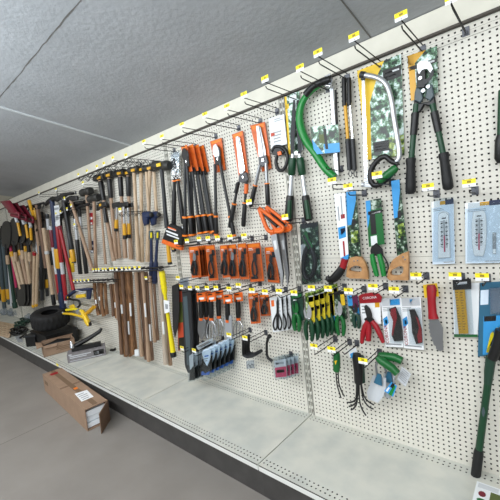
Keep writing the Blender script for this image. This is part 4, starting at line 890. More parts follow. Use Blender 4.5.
for x in (247.5, 251):
    m = MB(); T(m, spline([(x,368),(x-.5,365.5),(x+1.5,364.5),(x+2.5,366.5)],2), 1.3, .9, 5); t.part('clip', m, 'steel')
for k in range(4):
    d = 6-1.2*k; ox, oy = 3.9*k, -1.1*k
    t = Thing('blade_packet', ['frontmost pink and white packet hanging low on the wall','second pink and white packet from the front','third pink and white packet from the front','rearmost pink and white packet'][k], 'packet', W(281+ox,360+oy,d), 'pink and white packets')
    q = [(274+ox,361+oy),(286+ox,359+oy),(287+ox,377+oy),(275.5+ox,378+oy)]
    card(t, 'insert_card', q, d, ['lgrey','pink','green','grey'], [(sub(q,.02,.4,.98,.98),1),(sub(q,.15,.55,.8,.72),2),(sub(q,.1,.12,.8,.24),3)])
    m = MB(); PL(m, [(270+ox,358+oy),(287+ox,356+oy),(288+ox,379+oy),(275+ox,380+oy)], d+.3, .03); t.part('bag', m, 'clear')
# ------------------------------------------------------------------ left of the wall: hammers, loose handles, long tools
# chain shaped (zigzag) racks that carry the striking tools
RK = [((126,156),'the black collared sledge hammers, nearest zigzag rack'),((113,158.5),'the middle sledge hammers, second zigzag rack'),((104,164),'the left sledge hammers, third zigzag rack'),((97,167),'the smallest tagged hammers, fourth zigzag rack'),
      ((87,171.5),'the mauls left of the sledge hammers'),((78.5,175),'the round mallets'),((83,183),'the pair of round mallets, lower tag'),((56,189.5),'the black mattocks'),((39,193),'the shovels by the mattocks'),((120,210),'the yellow handled hatchets'),
      ((64.5,198.5),'the black splitting axes'),((71,205.5),'the pale handled axe'),((67,209),'the red handled tools'),((56,214),'the blue handled bow rake'),((74.5,225),'the black handled picks'),((60.5,212),'the yellow sleeved shovel')]
for tp, what in RK:
    hook(tp, 11 if tp[0] > 90 else 9, what, wavy=tp[1] < 176 or tp[0] == 120, drop=1.2, tagw=1.7, tagh=1.5, r=.13)
# sledge hammers on wooden handles
SL_ = [((100,178),(114,261),'leftmost sledge hammer with black collar under the head',1,3.0),((109,175.5),(116.5,259),'second sledge hammer from the left, black collar',1,1.8),((120,173.5),(125.5,258),'third sledge hammer from the left, black collar',1,3.0),
       ((128,173),(131,259),'fourth sledge hammer from the left, black collar',1,1.6),((134,170.5),(138.5,261),'sledge hammer with plain pale handle, fifth from the left',0,3.6),((141,170),(142,262),'sledge hammer with plain pale handle, sixth from the left',0,2.0),((150,168.5),(147.5,261.5),'small sledge hammer with pale handle beside the all black one',0,2.4)]
for a, b, lab, col, d in SL_:
    t = Thing('sledge_hammer', lab, 'hammer', W(*a, d), 'sledge hammers on wooden handles')
    hw = 4.7 if lab[0] != 's' or 'plain' in lab else 4.0
    m = MB(); barrel(m, W(a[0]-hw,a[1]+.6,d), W(a[0]+hw,a[1]-1.6,d), rad(a,d,7.4)); h = t.part('head', m, 'castiron')
    m = MB(); PL(m, [(a[0]-3.4,a[1]-1),(a[0]+.2,a[1]-2),(a[0]+.4,a[1]+.6),(a[0]-3,a[1]+1.4)], d+rad(a,d,7.4)+.1, .2); t.part('label', m, 'amber', h)
    g = lambda f: (a[0]+(b[0]-a[0])*f, a[1]+(b[1]-a[1])*f)
    m = MB(); T(m, [g(.02),g(.3),g(.6),g(.9),g(1)], d, [3.9,3.4,3.7,4.4,4.4], 8); hp = t.part('handle', m, 'wood' if col else 'wood2')
    if col:
        m = MB(); T(m, [g(.04),g(.06),g(.25),g(.27)], d, [4.6,5.2,4.8,4.2], 8); t.part('collar', m, 'black', hp)
# extra handles behind (mauls) left of them
def maul(lab, a, b, d, head, w=3.2, hm='wood', grp='mauls and axes on wooden handles'):
    t = Thing('maul' if head == 'maul' else 'axe' if head == 'axe' else 'mallet', lab, 'axe' if head != 'mallet' else 'mallet', W(*a, d), grp)
    if head == 'mallet':
        m = MB(); barrel(m, W(a[0]-4.6,a[1]+1,d), W(a[0]+4.6,a[1]-1.4,d), rad(a,d,8)); t.part('head', m, 'castiron')
    elif head == 'axe':
        m = MB(); PL(m, [(a[0]-8,a[1]+1),(a[0]-2,a[1]-3),(a[0]+5,a[1]-3.4),(a[0]+6,a[1]+1),(a[0]+1,a[1]+2.4),(a[0]-3,a[1]+2.2),(a[0]-7,a[1]+5)], d+.6, 1.3, .35); t.part('head', m, 'iron')
    else:
        m = MB(); PL(m, [(a[0]-5,a[1]-1),(a[0]+5,a[1]-3),(a[0]+5.6,a[1]+2),(a[0]-1,a[1]+3),(a[0]-5.4,a[1]+5)], d+.7, 1.5, .4); t.part('head', m, 'castiron')
    g = lambda f: (a[0]+(b[0]-a[0])*f, a[1]+(b[1]-a[1])*f)
    m = MB(); T(m, [g(.02),g(.5),g(.93),g(1)], d, [w*.95,w*.9,w*1.1,w*1.15], 8); t.part('handle', m, hm)
    return t
maul('round headed mallet with wooden handle above the red card', (86.5,192), (90.5,250), 4, 'mallet', 3)
maul('round headed mallet with long brown handle, right of the other mallet', (94,198.5), (96,272), 4.4, 'mallet', 3.2)
maul('pale handled axe slanting down to the right from a black head', (70.5,199), (92.5,270), 7, 'axe', 3.4, 'wood')
maul('small maul with thin pale handle beside the yellow hatchet', (101,206), (105.6,264), 2.5, 'maul', 2.4)
maul('small maul behind the hatchets with brown handle', (116,204), (120,258), 1.4, 'maul', 2.6)
# hatchets with yellow grips
for a, b, d, lab in (((117,206),(116.2,231),4,'leftmost yellow gripped hatchet hanging among the hammer handles'),((123.5,205),(125,239),5,'middle yellow gripped hatchet with silver shaft'),((128,206),(129,238),3.4,'right yellow gripped hatchet half hidden by a hammer handle')):
    t = Thing('hatchet', lab, 'hatchet', W(*a, d), 'yellow gripped hatchets')
    g = lambda f: (a[0]+(b[0]-a[0])*f, a[1]+(b[1]-a[1])*f)
    m = MB(); PL(m, [(a[0]-4,a[1]-1.5),(a[0]+3.5,a[1]-3.5),(a[0]+4,a[1]+1),(a[0]-1,a[1]+1.6),(a[0]-4.4,a[1]+3)], d+.4, .8, .2); t.part('head', m, 'black')
    m = MB(); T(m, [g(.05),g(.6)], d, 2.2, 8); t.part('shaft', m, 'silver')
    m = MB(); T(m, [g(.54),g(.6),g(.9)], d, [3,3.6,3.9], 8); m.m(1); T(m, [g(.88),g(1)], d, [4,4.4], 8); t.part('grip', m, ['amber','black'])
t = Thing('hatchet', 'dark gripped hatchet at the left end of the hatchets', 'hatchet', W(105,203,4))
m = MB(); T(m, [(104.5,208),(106.5,222.5)], 4, [3.4,4], 8); t.part('grip', m, 'black'); m = MB(); PL(m, [(97,203),(105,201.5),(106,206),(98,209)], 4.5, .9, .2); m.m(1); PL(m, [(99,204),(101,203.6),(101,206),(99,206.4)], 4.56, .1); t.part('head', m, ['iron','amber'])
# dark blue mauls with long blue handles
for k, (x, d, lab) in enumerate(((144,4.5,'left dark blue maul head on the hanging rack'),(151.5,3,'right dark blue maul head with grey poll on the hanging rack'))):
    t = Thing('maul', lab, 'maul', W(x+2,212,d), 'dark blue mauls')
    m = MB(); PL(m, [(x-2.6,212),(x+3,211.2),(x+5.5,213.5),(x+5.5,217),(x+2.5,218.2),(x+2,224.5),(x-.8,226),(x-2.4,219)], d+.8, 1.6, .4); t.part('head', m, 'navy')
    m = MB(); barrel(m, W(x+4,215.5,d), W(x+8,214.5,d), rad((x,215),d,4.6)); t.part('poll', m, 'castiron')
    m = MB(); T(m, [(x+5,214),(x+3.6,190),(x+2.4,172)], d-1.4, 3.2, 8); t.part('handle', m, 'wood2')
for k, (a, b, lab) in enumerate((((151.2,231),(151.8,283),'left dark blue fibreglass handle with yellow end label'),((157.8,231),(154.8,283),'right dark blue fibreglass handle with yellow end label'))):
    t = Thing('tool_helve', lab, 'handle', W(*a, 3), 'dark blue fibreglass handles')
    g = lambda f: (a[0]+(b[0]-a[0])*f, a[1]+(b[1]-a[1])*f)
    m = MB(); T(m, [g(.12),g(.6),g(1)], 3, [2.9,3.2,5], 8); hp = t.part('shaft', m, 'navy')
    m = MB(); T(m, [g(.0),g(.16)], 3, 4.8, 8); m.m(1); T(m, [g(.03),g(.13)], 3.6, 1.8, 8); t.part('end_label', m, ['slate','byellow'], hp)
    m = MB(); T(m, [g(.58),g(.62),g(.97),g(1)], 3, [3.4,4.8,6,5], 8); t.part('grip', m, 'navy', hp)
# loose replacement handles on two rails of short tagged hooks
def loose(lab, a, b, d, w, mt, grp, curve=0, label=True):
    t = Thing('tool_helve', lab, 'handle', W(*a, d), grp)
    g = lambda f: (a[0]+(b[0]-a[0])*f+curve*math.sin(math.pi*f), a[1]+(b[1]-a[1])*f)
    m = MB(); T(m, [g(0),g(.06),g(.4),g(.75),g(.94),g(1)], d, [w*1.0,w*1.05,w*.85,w*.95,w*1.2,w*1.15], 8); h = t.part('shaft', m, mt)
    if label:
        f0 = random.uniform(.35,.6); m = MB(); T(m, [g(f0),g(f0+random.uniform(.1,.2))], d+rad(a,d,w)*.55, w*.62, 8, .7); t.part('paper_label', m, 'paper', h)
ORD = ['leftmost','second','third','fourth','fifth','sixth','seventh','eighth','ninth','tenth','eleventh','twelfth','thirteenth']
LA = [((115.5,272),(122,354),4.5,3.6,'wood4'),((118.5,272),(126,356),3.0,3.8,'wood3'),((122,271),(127.5,354),4.6,3.6,'wood4'),((125,272),(130.5,356),3.2,3.6,'wood3'),((128,271),(133.5,354),4.4,3.6,'wood3'),((130.5,272),(135.5,352),3.0,3.4,'wood3'),
      ((136,272),(142,356),4.8,3.6,'wood'),((139,272),(146.5,359),3.2,3.6,'wood4'),((142.5,271),(149,361),4.6,3.8,'wood'),((146,272),(152,360),3.2,3.6,'wood4'),((150,276),(155,342),4.0,3.2,'wood'),((154,282),(158,340),3.0,2.8,'wood4')]
for k, (a, b, d, w, mt) in enumerate(LA):
    loose(ORD[k]+' from the left of the long loose wooden handles beside the yellow handle', a, b, d, w, mt, 'long loose wooden handles', label=k in (1,3,4,8,9))
t = Thing('wooden_block', 'small cream wooden end block on the deck below the long handles', 'block', W(136.5,354,5)); m = MB(); PL(m, [(134.3,350),(138.4,350),(138.4,356),(134.6,356.5)], 5, 1.2, .1); t.part('block', m, 'paper')
LB = [((94.5,283),(99,315),4,3.4,'wood3'),((98.5,283),(103,314),3,3.2,'wood4'),((101.5,283),(104,316),4.2,3.2,'wood3'),((105,283),(107,314),3,3.2,'wood3'),((110.5,284),(113.5,316),3.6,2.8,'wood4'),((113,284),(116.5,318),2.6,2.8,'wood3'),((115,284),(118,320),3.6,2.4,'wood')]
for k, (a, b, d, w, mt) in enumerate(LB):
    loose(ORD[k]+' from the left of the short loose handles left of the long ones', a, b, d, w, mt, 'short loose wooden handles', label=k in (0,1,5), curve=-1.2 if k < 3 else 0)
loose('pale wooden handle with flat end, right beside the yellow one', (159.5,271), (166,364), 4.5, 4.6, 'wood5', 'pale loose handles')
loose('thin pale wooden handle half behind the yellow one', (165,300), (170.5,365), 2.5, 3.6, 'wood', 'pale loose handles', label=False)
def rail(lab, a, b, n, d, tags):
    t = Thing('tag_rail', lab, 'rail', W(*a, d))
    A, B = W(*a, d), W(*b, d); m = MB(); m.tube([A, B], .28, 8); m.tube([A+Vector((0,0,-.9*IN)), B+Vector((0,0,-.9*IN))], .22, 8); t.part('bar', m, 'wire')
    for i in range(n):
        p = A+(B-A)*(i+.5)/n; m = MB(); m.tube([p+Vector((0,d*IN,-.4*IN)), p+Vector((0,0,-.4*IN)), p+Vector((0,-.5*IN,0))], .16, 6); t.part('prong', m, 'wire')
    for f in tags:
        p = A+(B-A)*f; s_ = .8*IN; m = MB(); q = [p+Vector((-s_,-.6*IN,-.35*IN)), p+Vector((s_,-.6*IN,-.35*IN)), p+Vector((s_,-.6*IN,1.0*IN)), p+Vector((-s_,-.6*IN,1.0*IN))]
        m.prism(q, .04); q2 = [p+Vector((-s_,-.615*IN,.2*IN)), p+Vector((s_,-.615*IN,.2*IN)), p+Vector((s_,-.615*IN,1.0*IN)), p+Vector((-s_,-.615*IN,1.0*IN))]; m.m(1).prism(q2, .012); t.part('price_tag', m, ['white','tagy'])
rail('upper row of short tagged prongs carrying the long loose handles', (93,270.5), (163,267.5), 13, 7, (.03,.08,.13,.2,.25,.32,.36,.42,.5,.56,.61,.68,.74))
rail('lower row of short tagged prongs carrying the short loose handles', (74,281.5), (116,279.5), 9, 7, (.03,.13,.22,.32,.42))
hook((146,278), 7, 'the rightmost long loose handles, low yellow tag')
# yellow fibreglass handle
t = Thing('tool_helve', 'bright yellow fibreglass handle with black foot and white label', 'handle', W(161.5,271,5))
a, b = (161.8,271), (173.5,355); g = lambda f: (a[0]+(b[0]-a[0])*f, a[1]+(b[1]-a[1])*f)
m = MB(); T(m, [g(0),g(.02),g(.24),g(.28),g(.6),g(.97),g(1)], 5, [5.4,6,5.6,3.6,3.8,5.6,5.6], 10); h = t.part('shaft', m, 'byellow')
for f in (.04,.09,.14,.19):
    m = MB(); T(m, [g(f),g(f+.015)], 5, 6.6, 10); t.part('grip_ring', m, 'byellow', h)
m = MB(); T(m, [g(.96),g(.97),g(1.02)], 5, [5.4,6.4,6.2], 10); t.part('foot', m, 'black', h)
m = MB(); PL(m, [(163.5,300),(169,301),(169.5,312),(164.5,313.5)], 6.4, .1); m.m(1); PL(m, [(165,304),(168,304.5),(168,309),(165.5,309)], 6.412, .02); t.part('paper_label', m, ['white','grey'], h)
t = Thing('hang_bag', 'clear bag hanging above the long dark sheath', 'bag', W(183,280,4)); m = MB(); PL(m, [(178,279),(188,277),(189.5,287),(180,288)], 5.5, .3, .1); t.part('bag', m, 'haze'); m = MB(); PL(m, [(180,281),(187,279.5),(188,286),(181,287)], 5.0, .1); t.part('insert', m, 'grey')
# ---- far left: long handled tools
def longt(lab, name, a, b, d, w, mt, grp, bands=(), head=None, hm='black', cat='garden tool'):
    t = Thing(name, lab, cat, W(*a, d), grp)
    g = lambda f: (a[0]+(b[0]-a[0])*f, a[1]+(b[1]-a[1])*f)
    m = MB(); T(m, [g(0),g(.5),g(1)], d, w, 8); h = t.part('handle', m, mt)
    for f0, f1, k, s_ in bands:
        m = MB(); T(m, [g(f0),g(f0+.01),g(f1-.01),g(f1)], d, [w*s_*.9,w*s_,w*s_,w*s_*.9], 8); t.part('sleeve', m, k, h)
    if head == 'shovel_up':
        x, y = a; m = MB(); PL(m, spline([(x-4,y+4),(x-4.6,y-6),(x-3,y-14),(x,y-18),(x+3,y-14.5),(x+4.4,y-6),(x+3.6,y+3),(x,y+6),(x-4,y+4)],3)[:-1], d+.4, .5, .2); t.part('blade', m, hm)
    elif head == 'spade_down':
        x, y = b; m = MB(); PL(m, [(x-3.6,y-4),(x+3.8,y-5),(x+4.6,y+12),(x+2.6,y+17),(x-2,y+17.5),(x-4,y+12)], d+.4, .5, .15); t.part('blade', m, hm)
    elif head == 'rake':
        x, y = a; m = MB(); T(m, [(x-7,y+1),(x+7,y-2)], d, 2.2, 6); t.part('bridge', m, hm)
        for i in range(6):
            m = MB(); xx = x-6.5+2.6*i; T(m, [(xx,y+1-.4*i),(xx-.6,y+5-.4*i)], [d,d+1.5], 1.1, 5); t.part('tine', m, hm)
    elif head == 'fork':
        x, y = a
        for i in range(4):
            m = MB(); xx = x-4.5+3*i; T(m, [(x,y+6),(xx,y),(xx+.3,y-12)], d, 1.3, 5); t.part('tine', m, hm)
    elif head == 'mattock':
        x, y = a; m = MB(); PL(m, spline([(x-8.5,y+4),(x-6,y),(x-2,y-2.8),(x+2.6,y-3.6),(x+8,y-4),(x+8,y-1.2),(x+3,y-.4),(x,y+1.4),(x-4,y+3.4),(x-8,y+6),(x-8.5,y+4)],2)[:-1], d+.8, 1.6, .4); t.part('head', m, hm)
    return t
LT = 'long handled tools in the far left corner'
longt('blue handled tool with yellow sleeve, left of the red handles','shovel',(52,200),(63,308),6,4.6,'navy',LT,[(.45,.63,'amber',1.35),(.85,1,'navy',1.3)],'mattock','black')
longt('mattock with black handle and yellow end beside the red handled tool','mattock',(63,196),(74,263),7,4.2,'black',LT,[(.55,.8,'char',1.1),(.8,.98,'amber',1.2)],'mattock','iron')
longt('black handled pick hanging behind the yellow ended mattock','mattock',(67,206),(72.5,272),5,3.6,'black',LT,[(.78,1,'yellow',1.2)],'mattock','black')
longt('black handled axe with silver shaft, left of the pair','axe',(73.5,205),(80.5,274),5.4,3,'silver',LT,[(.0,.2,'black',1.1),(.5,1,'black',1.35)],'mattock','black')
longt('black handled axe with silver shaft, right of the pair','axe',(79,207),(86.5,273.5),4.2,3,'silver',LT,[(.0,.15,'black',1.1),(.45,1,'black',1.35)],'mattock','iron')
longt('red handled tool slanting in front of the blue handled tool','shovel',(59.5,226),(73.5,290),7,3.4,'red',LT,[(.0,.06,'burgundy',1.2)])
longt('red and white banded tool right of the blue handle','digging_bar',(56.5,222),(66.5,303),5.2,3.6,'lgrey',LT,[(.05,.5,'red',1.1),(.64,.97,'red',1.08)])
longt('red and white banded tool left of the blue handle','digging_bar',(50.5,226),(60.5,303),4.8,3.4,'lgrey',LT,[(.05,.28,'burgundy',1.1),(.62,.88,'red',1.08),(.88,1,'black',1.1)])
longt('long pale wooden handle with black end left of the banded tools','shovel',(43.5,228),(54.2,305),6.5,3.6,'wood2',LT,[(.86,1,'black',1.1),(.3,.34,'lgrey',1.2)],None)
longt('pale wooden handle behind the long pale one','shovel',(47,230),(58,300),4,3.2,'wood',LT,[(.3,.5,'black',1.4)],None)
longt('short brown handle hanging high above the tyre','garden_hoe',(37,205),(46.5,268),6,4.2,'wood4',LT,[],'rake','iron')
longt('brown handled hoe beside the yellow forks','garden_hoe',(33,206),(41,262),5,3,'wood',LT,[],'rake','iron')
longt('thin pale handle pair left member above the tyre','garden_rake',(34.5,252),(33.4,307),7,3,'wood2',LT,[(.0,.06,'red',1.2),(.95,1,'amber',1.1)])
longt('thin pale handle pair right member above the tyre','garden_rake',(38,254),(36.2,306),6,3,'wood2',LT,[(.95,1,'amber',1.1)])
longt('dark grey tool with long black blade above the tyre','garden_spade',(41,246),(42.4,300),5,3.6,'char',LT,[(.4,.8,'black',1.4)])
for k, (x0, y0, x1, y1, mt) in enumerate(((11.5,252,21,289,'wood2'),(15.5,252,24.5,289,'wood2'),(20,250,28.5,289,'wood'),(24.5,246,30.5,288,'wood2'))):
    longt(['leftmost wooden handled spade with yellow collar and black blade below','second wooden handled spade with yellow collar, black blade below','third wooden handled spade with yellow collar, black blade below','rightmost wooden handled spade of four, black blade below'][k],'spade',(x0,y0),(x1,y1),8-k*.7,3.4,mt,'wooden handled spades',[(.0,.13,'amber',1.25)],'spade_down','black')
longt('magenta handled tool between green tubes and wooden spades','garden_rake',(10.5,246),(17,292),7.6,2.6,'magenta',LT,[(.9,1.15,'black',1.2)])
longt('green tube tool with flared foot at the far left','garden_fork',(5.5,238),(15.3,308),8,3.2,'forest',LT,[(.92,1,'forest',1.5)],'fork','black')
longt('slate tube tool with yellow foot, left edge','garden_fork',(-1,240),(4.5,308),8,3.6,'slate',LT,[(.72,.9,'amber',1.15)],'fork','black')
longt('slate tube tool with yellow foot, second from left edge','garden_fork',(2.5,240),(9.4,304),7,3.4,'slate',LT,[(.76,.92,'amber',1.2)],'fork','black')
longt('pale tube tool behind the green one','garden_fork',(7.5,244),(12,306),6,3.0,'lgrey',LT,[],None)
# dark heads above: shovels and rakes seen end on
for k, (x, y, d, lab) in enumerate(((6,234,9,'black steel shovel blade nearest the left edge'),(14,231,8.5,'black steel shovel blade left of the yellow strapped one'),(21,229,7.5,'black steel shovel blade under the burgundy scoops'),(28,231,6.5,'black steel shovel blade right of the burgundy scoops'))):
    t = Thing('shovel', lab, 'shovel', W(x,y-12,d), 'black steel shovels')
    m = MB(); PL(m, spline([(x-4,y+12),(x-5,y-2),(x-3.4,y-11),(x,y-13),(x+3.4,y-11),(x+4.6,y-2),(x+3.6,y+11),(x,y+15),(x-4,y+12)],3)[:-1], d+.4, .6, .2); t.part('blade', m, 'black')
    m = MB(); T(m, [(x,y+10),(x+1.2,y+22)], d, [3,3.6], 8); m.m(1); T(m, [(x+1.2,y+21),(x+2,y+30)], d, 3.4, 8); t.part('handle', m, ['black','wood2'])
for k, (x0, y0, x1, y1, lab) in enumerate(((17.5,221,20.5,236,'yellow strapped garden fork under the burgundy scoops'),(25.5,222,28,238,'second yellow strapped garden fork'),(30.5,226,31.5,240,'third yellow strapped garden fork'))):
    longt(lab,'garden_fork',(x0,y0),(x1,y1),9.5-k,2.6,'amber','yellow strapped forks',[(0,.12,'lgrey',1.2)])
for k, (x0, y0, x1, y1, lab) in enumerate(((29,200.5,33.5,216,'left amber handle end above the scoops'),(34.5,208,36,220,'right amber handle end beside the scoops'))):
    longt(lab,'tool_helve',(x0,y0),(x1,y1),7-k,3.2,'amber','amber handle ends')
# more long tools hanging close to the board behind the front ones
BK = [((-3,232),(0,300),'char','black tube handle at the very left edge, behind the slate tubes'),((3,236),(7,302),'dgreen','dark green tube handle between the two slate tubes'),((10,240),(14.5,300),'slate','slate tube handle behind the magenta one'),((14,226),(20,300),'wood4','brown handle behind the wooden handled spades, leftmost of the brown ones'),
      ((19,224),(25.5,300),'wood3','brown handle behind the wooden handled spades, second of the brown ones'),((24,222),(30,302),'wood4','brown handle behind the wooden handled spades, third of the brown ones'),((29,222),(33.5,300),'wood','brown handle just left of the thin pale pair'),((35.5,214),(39.5,290),'lgrey','grey metal handle behind the thin pale pair'),
      ((41,212),(47.5,296),'char','dark handle behind the long pale wooden one'),((47,214),(54,292),'lgrey','pale grey handle left of the blue handled tool'),((60,216),(66,296),'black','black handle behind the red slanting one'),((66,214),(71,262),'silver','silver shaft left of the black handled axes')]
for a, b, mt, lab in BK:
    longt(lab, 'garden_tool', a, b, 2.2, 3.0, mt, LT, [(.0,.1,'black',1.3),(.8,.9,'amber',1.15)] if mt in ('slate','char','dgreen') else [(.0,.06,'char',1.2)], 'mattock' if mt in ('black','silver') else None, 'iron')
for k, (x, y, d, lab) in enumerate(((1.5,229,5,'dark rake head at the left edge behind the shovels'),(10,226,4,'dark rake head under the frontmost burgundy scoop'),(24,223,3.5,'dark rake head under the rear burgundy scoops'),(37,222,3.5,'dark rake head right of the burgundy scoops'))):
    t = Thing('garden_rake', lab, 'rake', W(x,y,d), 'dark rake heads')
    m = MB(); T(m, [(x-6,y+2),(x+6,y-2)], d, 3, 6); t.part('bridge', m, 'black')
    for i in range(8):
        m = MB(); xx = x-5.6+1.6*i; T(m, [(xx,y+1.6-.5*i),(xx+.4,y+6-.5*i),(xx-.2,y+11-.5*i)], [d,d+1,d+2.4], 1.0, 5); t.part('tine', m, 'black')
    m = MB(); T(m, [(x,y),(x+2,y+30)], [d,d-1], 2.8, 8); t.part('handle', m, 'wood4')
# burgundy scoops, three nested, held out from the corner
for k in range(3):
    d = 15-3.2*k; ox, oy = 7.0*k, 2.4*k
    t = Thing('snow_scoop', ['frontmost burgundy plastic scoop in the far left corner','middle burgundy plastic scoop nested behind the front one','rearmost burgundy plastic scoop nearest the wall corner'][k], 'scoop', W(6+ox,206+oy,d), 'burgundy plastic scoops')
    rows = []
    for f in (0,.35,.7,1):
        yA = [(0+ox,201.5+oy),(10+ox,200.2+oy)]; yB = [(9+ox,212+oy),(19+ox,214+oy)]
        p0 = (yA[0][0]+(yB[0][0]-yA[0][0])*f, yA[0][1]+(yB[0][1]-yA[0][1])*f); p1 = (yA[1][0]+(yB[1][0]-yA[1][0])*f, yA[1][1]+(yB[1][1]-yA[1][1])*f)
        rows.append([W(p0[0]+(p1[0]-p0[0])*i/6, p0[1]+(p1[1]-p0[1])*i/6, d+1.2*math.sin(math.pi*i/6)) for i in range(7)])
    P = [p for r_ in rows for p in r_]; Q = [p+Vector((0,.3*IN,-.3*IN)) for p in P]; n = len(P); fs = []
    for i in range(3):
        for j in range(6): a_ = i*7+j; fs += [(a_,a_+1,a_+8,a_+7),(n+a_,n+a_+7,n+a_+8,n+a_+1)]
    m = MB(); m.add(P+Q, fs, True); t.part('blade', m, 'burgundy')
    m = MB(); T(m, [(9+ox,211.5+oy),(19+ox,213.5+oy),(19.5+ox,217+oy),(11+ox,215+oy)], d+.5, 3.4, 8, .6); t.part('rim', m, 'burgundy')
    m = MB(); T(m, [(15+ox,215+oy),(17+ox,222+oy)], d-.5, 2.8, 8); t.part('socket', m, 'lgrey')
# small cards hanging by the mallets
for a, mt, lab in (((91,219),'red','small red and white card hanging below the round mallets'),((92,247),'navy','small blue and white packet hanging beside the brown handle')):
    t = Thing('hang_card', lab, 'card', W(a[0],a[1]-6,3)); q = [(a[0]-1.6,a[1]-6),(a[0]+1.4,a[1]-6.4),(a[0]+1.8,a[1]+5.6),(a[0]-1.2,a[1]+6)]; card(t, 'card_face', q, 3, [mt,'paper'], [(sub(q,.1,.35,.9,.55),1),(sub(q,.2,.8,.8,.95),1)], .2)
t = Thing('hang_card', 'white card hanging above the red handles', 'card', W(57,205,4)); q = [(53.5,206),(59,205),(60,226),(55,227)]; card(t, 'card_face', q, 5.8, ['paper','grey','navy'], [(sub(q,.1,.1,.9,.2),1),(sub(q,.2,.5,.8,.7),1)])
# come-alongs: blue one above, yellow one below, held on short prongs
t = Thing('winch_puller', 'dark blue and yellow winch puller above the yellow one', 'winch', W(80,292,5))
m = MB(); T(m, [(67,297),(75,291),(84,289.5),(92,289)], 6, [3.4,3.6,3.2,2.6], 8); t.part('arm', m, 'navy')
m = MB(); PL(m, [(86,290),(91,288.5),(89.5,299.5),(86.5,299.5)], 6, .8, .2); t.part('bracket', m, 'navy')
m = MB(); PL(m, [(75.5,295),(84,294),(84.5,297.5),(75.5,298.5)], 7, 1, .25); t.part('drum', m, 'yellow')
m = MB(); T(m, [(76,290.5),(85.5,292.4)], 6.8, 1.2, 6); t.part('label', m, 'lgrey')
m = MB(); T(m, spline([(66,299),(72,299.5),(79,301),(80,305),(78,307)],3), 6.4, 2.2, 8); t.part('hook', m, 'black')
m = MB(); m.disc(W(67.5,297.5,7.4), 1.2, .5); m.m(1); m.disc(W(67.5,297.5,7.5), .5, .2); t.part('pulley', m, ['black','yellow'])
t = Thing('winch_puller', 'bright yellow winch puller hanging above the opened carton', 'winch', W(80,310,6))
m = MB(); T(m, [(63,313.5),(72,314),(80,316),(85,318.5)], 7, [2,2.6,2.6,3], 8); t.part('arm', m, 'yellow')
m = MB(); T(m, [(66.5,310),(75,309),(82,311)], 6.2, 2.6, 8); t.part('upper_arm', m, 'byellow')
m = MB(); PL(m, [(68.5,306),(72,304.5),(74,307.5),(71,309.5)], 6.6, 1, .2); t.part('pawl', m, 'yellow')
m = MB(); T(m, [(82,311),(85,316),(87,321),(89,325.5)], 7, [4,5,5.4,4], 8); t.part('frame', m, 'yellow')
m = MB(); T(m, [(85.5,314),(90,311),(94,307)], 6.4, [3,4.2,3.8], 8); t.part('handle', m, 'amber')
m = MB(); m.disc(W(89.5,324,8), 1.0, .6); t.part('end_hook', m, 'iron'); m = MB(); m.disc(W(77,312,7.6), 1.3, 1.0); t.part('drum', m, 'silver')
m = MB(); T(m, [(60,312),(64,313.4)], 7, [2.4,1.6], 8); t.part('tip', m, 'lgrey')
# ------------------------------------------------------------------ things on the deck and the floor
DZ = ZF+ZD                       # deck height above the floor, inches
def V3(q): return Vector(q)
# tyre lying flat
def onrow(px, y, z):
    # point on the line y, z that is seen at photo column px
    lo, hi = -340., 0.
    for _ in range(60):
        x = (lo+hi)/2; q = RM @ (Vector((x, y, z-ZF))-CP)
        if 250+FPX*q.x/q.z < px: lo = x
        else: hi = x
    return Vector((x, y, z))*IN
tr = 8.9; TZ = 7.4; c = onrow(52, -10.6, DZ+TZ)
t = Thing('tyre', 'black tyre lying on its side on a flat black case', 'tyre', c)
top = Vector((0,0,1))
def ring(m, prof, n=96):
    vs = []; fs = []; k = len(prof)
    for j in range(n):
        g = 2*math.pi*j/n
        for r, z in prof:
            if r > tr*.98: r += .28 if (j//2+(z > 4)) % 2 else -.1
            vs.append(c+Vector((math.cos(g)*r*IN, math.sin(g)*r*IN, z*IN)))
    for j in range(n):
        for i in range(k): fs.append((j*k+i, j*k+(i+1) % k, ((j+1) % n)*k+(i+1) % k, ((j+1) % n)*k+i))
    return m.add(vs, fs, True)
hh = 8.4
m = ring(MB(), [(tr*.45,.6),(tr*.7,.1),(tr*.93,.3),(tr,1.2),(tr,3.1),(tr,3.4),(tr,5.1),(tr,5.4),(tr,hh-1.2),(tr*.93,hh-.3),(tr*.72,hh),(tr*.47,hh-.5),(tr*.44,hh-1),(tr*.6,hh-1.4),(tr*.6,1.4),(tr*.44,1)]); b = t.part('casing', m, 'rubber')
t.o.rotation_euler = Matrix.Rotation(.2, 3, Vector((.28,.96,0))).to_euler(); t.o.location = c+Vector((0,0,1.85*IN))
# cardboard cartons
def carton(t, o, ax, ay, h, mt='card', open_top=False, inner='cardin'):
    az = Vector((0,0,h*IN)); m = MB()
    if not open_top: obox(m, o, ax, ay, az); return t.part('carton_body', m, mt)
    w = .25*IN; ux, uy = ax.normalized()*w, ay.normalized()*w
    obox(m, o, ax, ay, Vector((0,0,w))); obox(m, o, ax, uy, az); obox(m, o+ay-uy, ax, uy, az); obox(m, o, ux, ay, az); obox(m, o+ax-ux, ux, ay, az)
    return t.part('carton_body', m, mt)
